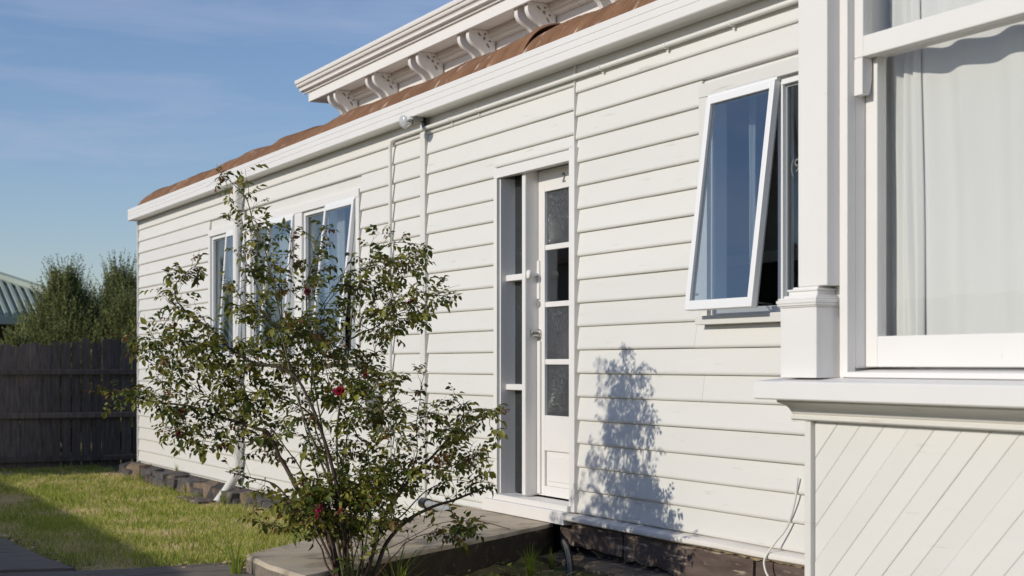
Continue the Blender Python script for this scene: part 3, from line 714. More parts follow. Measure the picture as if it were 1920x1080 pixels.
MB().box(3.842, 3.8575, -1.200, -1.12, 0.05, 1.202).build('corner_stop', 'board', BAY, bevel=0.003)
cv = [(-1.186, 1.2035), (-1.228, 1.2035), (-1.236, 1.209), (-1.236, 1.216), (-1.228, 1.221), (-1.224, 1.224), (-1.232, 1.228), (-1.236, 1.236), (-1.245, 1.246), (-1.262, 1.257), (-1.288, 1.264), (-1.296, 1.268), (-1.296, 1.2755), (-1.186, 1.2755)]
MB().prism(cv, 3.80, 5.9).build('cove_moulding', 'board', BAY, smooth=30)
sp = [(-1.10, 1.276), (-1.335, 1.276), (-1.340, 1.281), (-1.340, 1.334), (-1.335, 1.339), (-1.20, 1.352), (-1.10, 1.354)]
MB().prism(sp, 3.728, 5.9).build('sill', 'trim', BAY, smooth=25)
MB().prism([(-1.205, 1.354), (-1.205, 1.372), (-1.05, 1.384), (-1.05, 1.354)], 4.063, 5.22).build('sub_sill', 'trim', BAY, bevel=0.002)
PO = MB(); PO.box(3.868, 4.026, -1.256, -1.187, 1.664, 3.3)
POST = PO.build('corner_post', 'trim', BAY, bevel=0.003)
MB().box(3.806, 4.006, -1.285, -1.187, 1.352, 1.592).build('post_base', 'trim', POST, bevel=0.003)
tb = MB()
for z0, z1, e in ((1.5925, 1.598, 0.004), (1.598, 1.606, 0.009), (1.606, 1.618, 0.011), (1.618, 1.626, 0.006), (1.626, 1.634, -0.008), (1.634, 1.648, -0.020), (1.648, 1.656, -0.016), (1.656, 1.6635, -0.030)):
    tb.box(3.806 - e, 4.006 + e, -1.285 - e, -1.187, z0, z1)
tb.build('torus_moulding', 'trim', POST, bevel=0.003)
MB().box(4.0265, 4.068, -1.204, -1.17, 1.355, 3.3).build('casing', 'trim', BAY, bevel=0.002)
MB().box(4.046, 4.0665, -1.169, -0.955, 1.386, 3.0).build('sash_box', 'trim', BAY, bevel=0.002)
# upper sash (outer), lower sash (inner)
us = MB(); us.box(4.0685, 4.113, -1.176, -1.134, 2.422, 3.0); us.box(4.113, 5.17, -1.176, -1.134, 2.422, 2.492); us.box(5.17, 5.215, -1.176, -1.134, 2.422, 3.0); us.box(4.113, 5.17, -1.176, -1.134, 2.93, 3.0)
US = us.build('upper_sash', 'trim', BAY, bevel=0.004)
MB().prism([(-1.176, 2.4215), (-1.176, 2.298), (-1.146, 2.298), (-1.139, 2.325), (-1.134, 2.355), (-1.137, 2.366), (-1.134, 2.370), (-1.134, 2.4215)], 4.0685, 4.111).build('sash_horn', 'trim', US, bevel=0.002)
MB().box(4.1135, 5.1695, -1.158, -1.154, 2.4925, 2.9295).build('pane', 'glass_bay', US)
ls = MB(); ls.box(4.0685, 4.127, -1.1275, -1.086, 1.389, 2.46); ls.box(4.127, 5.16, -1.1275, -1.086, 1.389, 1.492); ls.box(5.16, 5.215, -1.1275, -1.086, 1.389, 2.46); ls.box(4.127, 5.16, -1.1265, -1.086, 2.424, 2.46)
LS = ls.build('lower_sash', 'trim', BAY, bevel=0.004)
MB().box(4.1275, 5.1595, -1.108, -1.104, 1.4925, 2.4235).build('pane', 'glass_bay', LS)
# bay interior
bi = MB(); bi.box(4.05, 5.9, -0.42, -0.36, 0.5, 3.05); bi.box(3.951, 5.9, -1.0, -0.36, 3.05, 3.09)
bi.build('bay_interior', 'room', BAY)

def curtain(x0, x1, y, z0, z1, label, folds, amp, seed, cat='curtain', edge=0.0, group=None, drift=0.0):
    nx = int((x1 - x0) / 0.010) + 8; nz_ = 26; v = []
    for i in range(nx + 1):
        t = i / nx
        for j in range(nz_ + 1):
            s_ = j / nz_; z = z0 + (z1 - z0) * s_
            ph = folds * 2 * math.pi * t + 1.5 * noise.noise((t * 3, seed, 0))
            am = amp * (0.5 + 0.8 * abs(noise.noise((t * 4.0, seed + 3, s_ * 0.4)))) 
            yy = y + am * math.sin(ph + 0.4 * noise.noise((t * 5, s_ * 1.5, seed))) + 0.012 * noise.noise((t * 6, s_ * 3, seed + 7))
            xx = x0 + (x1 - x0) * t + drift * (1 - s_) ** 1.3 + edge * (1 - t) * math.sin(s_ * 3.0) + 0.01 * noise.noise((t * 4, s_ * 2, seed + 1))
            v.append((xx, yy, z))
    f = [(i * (nz_ + 1) + j, (i + 1) * (nz_ + 1) + j, (i + 1) * (nz_ + 1) + j + 1, i * (nz_ + 1) + j + 1) for i in range(nx) for j in range(nz_)]
    o = link_mesh('curtain', v, f, 'curtain', None, 180)
    so = o.modifiers.new('thickness', 'SOLIDIFY'); so.thickness = 0.0012
    return tag(o, label, cat, group or 'white curtains behind the windows')
curtain(4.095, 5.40, -1.005, 0.60, 2.97, 'broad white curtain hanging behind the large bay window', 7, 0.018, 1, edge=0.015, drift=0.05)
curtain(4.078, 4.222, -1.036, 0.60, 2.97, 'narrow gathered white curtain at the left edge of the bay window', 3.2, 0.013, 5, drift=0.05)
curtain(-7.95, -6.68, 0.17, 1.2, 2.85, 'white curtain behind the far left window of the cottage wing', 14, 0.02, 11)
curtain(-6.50, -5.19, 0.17, 1.2, 2.85, 'white curtain behind the middle window of the cottage wing', 14, 0.02, 12)
curtain(-4.95, -4.42, 0.17, 1.2, 2.85, 'white curtain behind the fixed pane of the window nearest the door', 6, 0.02, 13)
curtain(-4.30, -3.58, 0.18, 1.2, 2.85, 'white curtain behind the open sash of the window nearest the door', 8, 0.02, 14)
curtain(1.56, 1.60, 0.18, 1.3, 2.85, 'thin strip of white curtain at the left of the kitchen window', 2, 0.015, 15)

# dish rack on the kitchen sill
sl_ = MB().box(1.46, 2.97, 0.112, 0.30, 1.625, 1.652).build('interior_sill', 'trim', H)
dr = empty('dish_rack', (2.2, 0.3, 1.655)); tag(dr, 'black wire dish rack standing inside the open kitchen window', 'dish rack')
wr = MB()
for z in (1.66, 1.735): wr.tube([(1.95, 0.15, z), (2.45, 0.15, z), (2.45, 0.29, z), (1.95, 0.29, z), (1.95, 0.15, z)], 0.0028, 6)
wr.build('rack_rim', 'steel', dr)
w2 = MB()
for i in range(18): w2.tube([(1.965 + i * 0.028, 0.15, 1.735), (1.95 + i * 0.028, 0.15, 1.66), (1.95 + i * 0.028, 0.29, 1.66), (1.965 + i * 0.028, 0.29, 1.735)], 0.0018, 5)
w2.build('rack_wires', 'steel', dr)

# ------------------------------------------------------------------ fittings on or near the wall
FL = empty('flood_light', (-2.18, -0.04, 3.19)); tag(FL, 'clear outdoor spot lamp on a grey holder under the gutter', 'outdoor lamp')
ax = Vector((0.030, -0.175, -0.05)).normalized(); p0 = Vector((-2.18, -0.055, 3.195))
MB().box(-2.205, -2.155, -0.060, -0.043, 3.11, 3.19).tube([(-2.18, -0.055, 3.165), (-2.18, -0.085, 3.175)], 0.014, 10).build('mount', 'black', FL)
MB().lathe([(0.02, 0.018), (0.024, 0.026), (0.095, 0.027), (0.10, 0.030), (0.112, 0.030)], p0, ax, 18).build('lamp_holder', 'galv', FL, smooth=40)
MB().lathe([(0.108, 0.022), (0.125, 0.026), (0.150, 0.038), (0.168, 0.0455), (0.175, 0.047)], p0, ax, 22).build('lamp_reflector', 'reflector', FL, smooth=50)
MB().lathe([(0.1755, 0.0485), (0.181, 0.0485), (0.189, 0.042), (0.194, 0.028), (0.196, 0.008)], p0, ax, 22).build('lamp_lens', 'bulb', FL, smooth=60)

cb = MB(); cp = [(2.250, -0.036, 0.86), (2.225, -0.036, 0.74), (2.170, -0.038, 0.62), (2.110, -0.070, 0.535), (2.075, -0.100, 0.46), (2.085, -0.105, 0.41), (2.125, -0.108, 0.37), (2.19, -0.110, 0.33), (2.26, -0.11, 0.30)]
tag(MB().tube(cr_spline(cp, 4), 0.0055, 8).build('cable', 'pvc', None, smooth=60), 'thin white cable hanging over the wall ledge beside the corner of the bay', 'cable')

pp = [(0.06, -0.10, 0.335), (0.16, -0.16, 0.345), (0.33, -0.235, 0.325), (0.50, -0.31, 0.27), (0.60, -0.36, 0.22), (0.68, -0.41, 0.16)]
sp_ = cr_spline(pp, 8)
pr = MB().tube(sp_, [0.021 + 0.0022 * (i % 2) for i in range(len(sp_))], 12).build('drain_hose', 'poly', None, smooth=70)
tag(pr, 'black ribbed drain hose emerging from under the ledge beside the door slab', 'hose')
MB().tube([sp_[-4], sp_[-1]], 0.028, 12).build('hose_collar', 'black', pr)

gp_ = MB().tube([(-2.05, -0.10, 0.395), (-1.42, -0.175, 0.395)], 0.028, 14).build('waste_pipe', 'grey_pvc', None, smooth=40)
tag(gp_, 'grey plastic waste pipe lying along the foot of the wall left of the door', 'pipe')
MB().tube([(-2.10, -0.095, 0.395), (-1.97, -0.11, 0.395)], 0.040, 14).build('pipe_coupling', 'black', gp_, smooth=40)
tile = MB().box(-7.55, -6.75, -0.50, -0.30, 0.015, 0.045).build('splash_tile', 'plank', None, bevel=0.005)
tag(tile, 'flat brown drain board lying on the grass under the downpipe', 'drain board')

# ------------------------------------------------------------------ fences
def fence(name, pts_fn, n, height, label, axis, rail_zs, base, seed):
    rf = random.Random(seed)
    root = empty(name, base); tag(root, label, 'fence')
    pos = 0.0; lst = []
    for i in range(n):
        w = rf.uniform(0.112, 0.136); h = height + rf.uniform(-0.045, 0.075) * (1 if rf.random() < 0.7 else 0.3)
        lst.append((pos, w, h, rf.uniform(-0.006, 0.006), rf.uniform(-0.004, 0.004))); pos += w + rf.choice([0.003, 0.006, 0.010, 0.016, 0.022])
    return root, lst, pos
FX = -13.0
root, lst, tot = fence('paling_fence', None, 46, 1.66, 'dark weathered paling fence with three rails at the end of the lawn', 'y', None, (FX, -1, 0), 4)
for (p, w, h, tl, dx) in lst:
    y = -4.2 + p; zb_ = 0.02 + gz(FX, y)
    v = []
    for yy, zz in ((y, zb_), (y + w, zb_), (y + w + tl, zb_ + h + tl * 2), (y + tl, zb_ + h)): v.append((yy, zz))
    MB().prism(v, FX - 0.018 + dx, FX + dx, 'x').build('paling', 'wood_dark', root, bevel=0.002)
for z in (1.29, 0.71, 0.13): MB().box(FX + 0.006, FX + 0.055, -4.3, 1.7, z - 0.035, z + 0.035).build('rail', 'wood_dark', root, bevel=0.004)
for y in (-4.25, -1.85, 0.75): MB().box(FX + 0.056, FX + 0.13, y, y + 0.1, -0.1, 1.5).build('post', 'wood_dark', root) if y > 0.3 or y < -4 else None
# boundary fence opposite the house (outside the picture, its shade lies over the lawn)
bfr = empty('boundary_fence', (-3, -6.2, 0)); tag(bfr, 'long timber boundary fence opposite the house, beyond the footpath', 'fence')
bf = MB(); rf = random.Random(9); x = -11.3
while x < 2.6:
    bf.box(x, x + 0.145, -6.22, -6.2, 0.0, 1.93 + rf.uniform(-0.012, 0.012)); x += 0.147
kind(bf.build('palings', 'wood_dark', bfr), 'stuff')
for z in (0.4, 1.1, 1.7): MB().box(-11.3, 2.6, -6.26, -6.221, z, z + 0.07).build('rail', 'wood_dark', bfr)
# unseen shed, added beyond the left edge to shade the far lawn and fence
sh = empty('unseen_shed', (-13.2, -8.5, 0)); tag(sh, 'unseen timber shed with a plain pitched roof, added beyond the left end of the lawn for its shade', 'shed')
MB().box(-15.0, -11.55, -10.5, -7.0, -0.1, 3.0).build('wall', 'wood_dark', sh)
MB().prism([(-10.8, 2.98), (-6.8, 2.98), (-6.8, 3.05), (-8.8, 3.9), (-10.8, 3.05)], -15.1, -11.50, 'x').build('roof', 'rust', sh)

# ------------------------------------------------------------------ neighbour's house with green ribbed roof
NH = empty('neighbour_house', (-24, -3, 0)); tag(NH, 'low house behind the fence with a green ribbed metal hip roof', 'house')
MB().box(-30, -20.6, -12, 1.0, -0.1, 2.15).build('wall', 'brick', NH)
pit = math.tan(R(22)); ex, ey, ez, hp = -20.0, 1.6, 2.22, 3.4
rf_ = MB()
rf_.add([(ex, -13, ez), (ex, ey, ez), (ex - hp, ey - hp, ez + hp * pit), (ex - hp, -9.6, ez + hp * pit), (ex - 2 * hp, ey, ez), (ex - 2 * hp, -13, ez)], [(0, 1, 2, 3), (1, 4, 2), (3, 2, 4, 5), (0, 3, 5)])
RFO = rf_.build('roof', 'roof_green', NH)
def rib(y, name='roof_rib'):
    L_ = min(hp, ey - y)
    if L_ < 0.15: return
    MB().prism([(y - 0.036, 0), (y + 0.036, 0), (y + 0.026, 0.075), (y - 0.026, 0.075)], 0, L_, 'x').xf(lambda x, y_, z: (ex - x, y_, ez + x * pit + z + 0.002)).build(name, 'roof_green', RFO)
y = -6.0
while y < ey: rib(y); y += 0.135
MB().tube([(ex + 0.02, ey + 0.02, ez + 0.05), (ex - hp, ey - hp, ez + hp * pit + 0.06)], 0.11, 8).build('hip_cap', 'roof_green', RFO, smooth=40)
MB().box(ex, ex + 0.12, -13, ey + 0.1, ez - 0.13, ez - 0.002).build('gutter', 'roof_green', NH)

# ------------------------------------------------------------------ shrubs behind the fence
def shrub(name, loc, label, h, rad, mats, nshoot, seed, lean=0):
    rs_ = random.Random(seed); root = empty(name, loc); tag(root, label, 'shrub', 'shrubs growing beyond the paling fence')
    o = Vector(loc); tk = MB(); shoots = []
    stems = []
    for k in range(7):
        a = rs_.uniform(0, 6.28); r_ = rad * rs_.uniform(0.2, 0.75)
        top = o + Vector((math.cos(a) * r_, math.sin(a) * r_, h * rs_.uniform(0.4, 0.62)))
        mid = o.lerp(top, 0.5) + Vector((rs_.uniform(-.1, .1), rs_.uniform(-.1, .1), 0.1))
        tk.tube([o + Vector((rs_.uniform(-.06, .06), rs_.uniform(-.06, .06), -0.1)), mid, top], [0.05, 0.03, 0.010], 6); stems.append((o, mid, top))
    tk.build('trunk', 'bark', root)
    V_ = []; F_ = []; Mi = []
    for s_i in range(nshoot):
        # shoot base inside an irregular crown, growing up and outward
        a = rs_.uniform(0, 6.28); zf = rs_.random() ** 1.05
        prof = (0.85 + 0.30 * math.sin(zf * 3.0)) * (1 - 0.92 * max(0, zf - 0.50) / 0.50)
        lump = 1 + 0.55 * noise.noise((math.cos(a) * 1.9, math.sin(a) * 1.9, zf * 3.0 + seed))
        r_ = rad * prof * lump * (rs_.random() ** 0.45)
        base = o + Vector((math.cos(a) * r_, math.sin(a) * r_, h * (0.10 + 0.78 * zf)))
        ln = rs_.uniform(0.18, 0.40) * (1.6 if rs_.random() < 0.25 and zf > 0.6 else 1)
        d = Vector((math.cos(a) * 0.45 + rs_.uniform(-.3, .3), math.sin(a) * 0.45 + rs_.uniform(-.3, .3), 1.0 + rs_.random())).normalized()
        nl = int(ln * 62)
        mi = 0 if rs_.random() < 0.6 else 1
        for k in range(nl):
            t = k / nl
            p = base + d * ln * t
            ld = (d * 0.8 + Vector((rs_.uniform(-1, 1), rs_.uniform(-1, 1), rs_.uniform(-.6, .8)))).normalized()
            ll = rs_.uniform(0.035, 0.075) * (1 - 0.4 * t); sd = ld.cross(Vector((rs_.uniform(-1, 1), rs_.uniform(-1, 1), rs_.uniform(-1, 1))))
            if sd.length < 1e-3: continue
            sd = sd.normalized() * ll * 0.20
            b_ = len(V_); V_ += [p, p + ld * ll * 0.5 + sd, p + ld * ll, p + ld * ll * 0.5 - sd]; F_.append((b_, b_ + 1, b_ + 2, b_ + 3)); Mi.append(mi)
        b_ = len(V_); sd = d.orthogonal().normalized() * 0.004
        V_ += [base - sd, base + sd, base + d * ln]; F_.append((b_, b_ + 1, b_ + 2)); Mi.append(1)
    kind(link_mesh('crown', [tuple(p) for p in V_], F_, mats, root, None, 0, Mi), 'stuff')
    return root
shrub('tea_tree', (-17.0, 0.12, 0.0), 'olive green feathery shrub with a pointed top beyond the fence, nearest the green roof', 3.0, 0.95, ['shrub_a', 'shrub_b'], 2600, 2)
shrub('tea_tree', (-17.4, 1.10, 0.0), 'darker tall feathery shrub beyond the fence, close against the house corner', 3.05, 0.95, ['shrub_b', 'shrub_a'], 2500, 5)
shrub('tea_tree', (-16.2, -0.75, 0.0), 'low olive shrub beyond the fence in front of the green roof', 1.85, 0.60, ['shrub_a', 'shrub_b'], 900, 8)
shrub('tea_tree', (-16.3, 1.05, 0.0), 'low dark shrub beyond the fence between the two taller ones', 2.6, 0.85, ['shrub_b', 'shrub_a'], 1500, 12)

# ------------------------------------------------------------------ lawn and bed
def lawn_ok(x, y):
    if y < -2.90 - 0.012 * (x + 3.2) or y > -0.16: return False
    if x > -0.03 + 0.21 * ((y + 4.9) / 2.66): return False
    # left of the slab's skewed left edge
    if y > -2.2:
        xe = 0.52 + (y + 2.2) * (-1.97 / 2.14)
        if x > xe - 0.02: return False
    return True
def blades(n, xr_, yr_, ok, hmin, hmax, wid, straw_bias, seed):
    rg = np.random.default_rng(seed)
    X_ = rg.uniform(*xr_, n); Y_ = rg.uniform(*yr_, n)
    V_ = np.zeros((n, 5, 3)); keep = np.zeros(n, bool); mi = np.zeros(n, int)
    H_ = rg.uniform(hmin, hmax, n); A = rg.normal(0.785, 0.55, n); B = rg.uniform(0, 6.283, n); bend = rg.uniform(0.2, 1.1, n); rr_ = rg.random(n)
    for i in range(n):
        x, y = X_[i], Y_[i]
        if not ok(x, y): continue
        c = noise.noise((x * 0.9, y * 1.6, 7.0)); c2 = noise.noise((x * 3.3, y * 3.9, 2.0))
        if c2 > 0.25 and rr_[i] < 0.75 * c2 + 0.2: continue
        keep[i] = True
        s_ = 1.0 * c + 0.75 * c2 + straw_bias
        mi[i] = 2 if rr_[i] < 0.34 + 0.75 * s_ else (1 if rr_[i] < 0.62 + 0.5 * s_ else 0)
        h = H_[i] * (0.75 + 1.1 * max(0, -c2 - 0.05 - 0.3 * c)) * (0.75 if mi[i] == 2 else 1) * (1 + 1.3 * max(0, noise.noise((x * 7, y * 7, 9)) - 0.1))
        z = gz(x, y); w = wid * (0.7 + 0.6 * rr_[i])
        ca, sa = math.cos(A[i]) * w / 2, math.sin(A[i]) * w / 2
        bx, by = math.cos(B[i]) * h * bend[i], math.sin(B[i]) * h * bend[i]
        V_[i] = [(x - ca, y - sa, z - 0.005), (x + ca, y + sa, z - 0.005), (x + ca * .8 + bx * .35, y + sa * .8 + by * .35, z + h * .6), (x - ca * .8 + bx * .35, y - sa * .8 + by * .35, z + h * .6), (x + bx, y + by, z + h * (1 - 0.25 * bend[i]))]
    V_ = V_[keep]; mi = mi[keep]; k = len(V_)
    vv = V_.reshape(-1, 3); base = np.arange(k) * 5
    me = bpy.data.meshes.new('grass')
    me.vertices.add(k * 5); me.vertices.foreach_set('co', vv.ravel())
    loops = np.stack([base, base + 1, base + 2, base + 3, base + 3, base + 2, base + 4], 1).ravel()
    me.loops.add(k * 7); me.loops.foreach_set('vertex_index', loops.astype(np.int32))
    starts = np.stack([np.arange(k) * 7, np.arange(k) * 7 + 4], 1).ravel()
    me.polygons.add(k * 2); me.polygons.foreach_set('loop_start', starts.astype(np.int32))
    for q in ('grass_a', 'grass_b', 'grass_c'): me.materials.append(M[q])
    me.polygons.foreach_set('material_index', np.repeat(mi, 2).astype(np.int32))
    me.update(); me.validate()
    return me
lv = []; lf = []
for i in range(210):
    for j in range(58):
        x = -13.0 + i * 0.0635; y = -3.1 + j * 0.0515
        if all(lawn_ok(min(x + a_, 0.3), y + b_) or y + b_ > -0.16 for a_ in (0, 0.0635) for b_ in (0, 0.0515)) or x < -12.5:
            b0 = len(lv); lv += [(x + a_, y + b_, gz(x + a_, y + b_) + 0.006) for a_, b_ in ((0, 0), (0.0635, 0), (0.0635, 0.0515), (0, 0.0515))]; lf.append((b0, b0 + 1, b0 + 2, b0 + 3))
kind(link_mesh('lawn', lv, lf, 'lawn_base', None, 180), 'structure')
def grass_obj(name, me): return kind(link(name, me, (0, 0, 0)), 'stuff')
grass_obj('lawn_grass', blades(62000, (-4.8, 0.35), (-3.05, -0.15), lawn_ok, 0.022, 0.072, 0.0050, 0.16, 1))
grass_obj('lawn_grass', blades(70000, (-13.2, -4.8), (-4.0, -0.15), lambda x, y: lawn_ok(x, y), 0.025, 0.080, 0.0075, 0.12, 2))

def tuft(x, y, n, h, label, mat='grass_a', spread=0.6, w=0.006, cat='grass tuft', group=None, z=None):
    rs_ = random.Random(int(x * 100) + n); mb = MB(); z = gz(x, y) if z is None else z
    for k in range(n):
        a = rs_.uniform(0, 6.28); l = h * rs_.uniform(0.5, 1.1); o = rs_.uniform(0, 0.02); b = rs_.uniform(0.15, 1.0) * spread
        px_, py_ = x + o * math.cos(a), y + o * math.sin(a); sx, sy = -math.sin(a) * w / 2, math.cos(a) * w / 2
        pts = []
        for t in (0, 0.4, 0.75, 1.0):
            r_ = b * l * t * t; zz = z + l * (t - 0.35 * b * t * t); ww = (1 - t) ** 0.6
            pts.append(((px_ + r_ * math.cos(a) + sx * ww, py_ + r_ * math.sin(a) + sy * ww, zz), (px_ + r_ * math.cos(a) - sx * ww, py_ + r_ * math.sin(a) - sy * ww, zz)))
        b0 = [p for q in pts for p in q]
        mb.add(b0, [(0, 1, 3, 2), (2, 3, 5, 4), (4, 5, 7, 6)])
    o = mb.build('grass_tuft', mat, None)
    return tag(o, label, cat, group or 'grass tufts along the wall and slab')
tuft(0.62, -0.62, 60, 0.20, 'bright green grass tuft in the bed right of the door slab')
tuft(0.35, -0.34, 26, 0.13, 'small grass tuft close to the black hose by the door slab')
tuft(-9.02, -0.20, 40, 0.20, 'tall green grass clump against the stone base left of the downpipe', 'grass_a')
tuft(-10.35, -0.22, 30, 0.15, 'green grass clump against the stone base near the far corner', 'grass_a')
tuft(-8.2, -0.24, 36, 0.16, 'loose grass clump against the tan base stone', 'grass_b')
tuft(-6.45, -0.32, 40, 0.20, 'green grass clump just right of the downpipe outlet', 'grass_a')
tuft(-9.35, -0.04, 10, 0.13, 'small weed growing out of the top of the stone base', 'grass_a', 0.4, z=0.165)
tuft(0.66, -2.30, 14, 0.34, 'strappy green leaves beside the front corner of the slab', 'grass_a', 0.9, 0.012)
tuft(1.10, -1.62, 22, 0.42, 'long strappy leaves among the rose canes at the slab edge', 'grass_a', 0.9, 0.012)
tuft(1.42, -1.72, 18, 0.36, 'broad strappy leaves under the right side of the rose', 'grass_a', 0.9, 0.013)

# weeds, dry stalks under the rose and along the slab
mu = MB(); rs = random.Random(31)
for i in range(1300):
    x = rs.uniform(-0.02, 2.6); y = rs.uniform(-2.9, -0.12)
    if x < -0.155 - 0.69 * y + 0.03: continue
    z = gz(x, y) + rs.uniform(0.0, 0.02); a = rs.uniform(0, 3.14); l = rs.uniform(0.03, 0.13); r_ = rs.uniform(0.0012, 0.003)
    mu.tube([(x, y, z), (x + l * math.cos(a), y + l * math.sin(a), z + rs.uniform(-0.01, 0.02))], r_, 4, rs.choice([0, 0, 1]))
kind(mu.build('mulch', ['mulch', 'grass_c']), 'stuff')
def weed_mesh(n, xr_, yr_, ok, sz, seed):
    rs_ = random.Random(seed); mb = MB()
    for i in range(n):
        x = rs_.uniform(*xr_); y = rs_.uniform(*yr_)
        if not ok(x, y) or noise.noise((x * 2.5, y * 2.5, 4)) < -0.05: continue
        z = gz(x, y) + rs_.uniform(0.005, 0.07); a = rs_.uniform(0, 6.28); l = rs_.uniform(0.5, 1.2) * sz
        d = Vector((math.cos(a), math.sin(a), rs_.uniform(-.1, .6))) * l; s_ = Vector((-math.sin(a), math.cos(a), rs_.uniform(-.3, .3))) * l * 0.3
        p = Vector((x, y, z)); mb.add([p, p + d * .5 + s_, p + d, p + d * .5 - s_], [(0, 1, 2, 3)], rs_.choice([0, 0, 1]))
    return mb
kind(weed_mesh(2600, (0.2, 2.4), (-2.9, -0.5), lambda x, y: x > -0.155 - 0.69 * y + 0.02, 0.035, 41).build('weeds', ['grass_a', 'leaf_b']), 'stuff')

# dead leaves and clippings along the lawn's front edge
dl = MB(); rs = random.Random(77)
for i in range(900):
    if rs.random() < 0.6: x = rs.uniform(-4, 0.1); y = -2.90 - 0.012 * (x + 3.2) + abs(rs.gauss(0, 0.07))
    else: x = rs.uniform(-0.1, 0.35); y = rs.uniform(-2.5, -2.0)
    z = gz(x, y) + rs.uniform(0.005, 0.03); a = rs.uniform(0, 6.28); l = rs.uniform(0.015, 0.04)
    d = Vector((math.cos(a), math.sin(a), rs.uniform(-.3, .3))) * l; s_ = Vector((-math.sin(a), math.cos(a), rs.uniform(-.4, .4))) * l * 0.4
    p = Vector((x, y, z)); dl.add([p, p + d * .5 + s_, p + d, p + d * .5 - s_], [(0, 1, 2, 3)], rs.choice([0, 0, 1]))
kind(dl.build('dead_leaves', ['mulch', 'grass_c']), 'stuff')

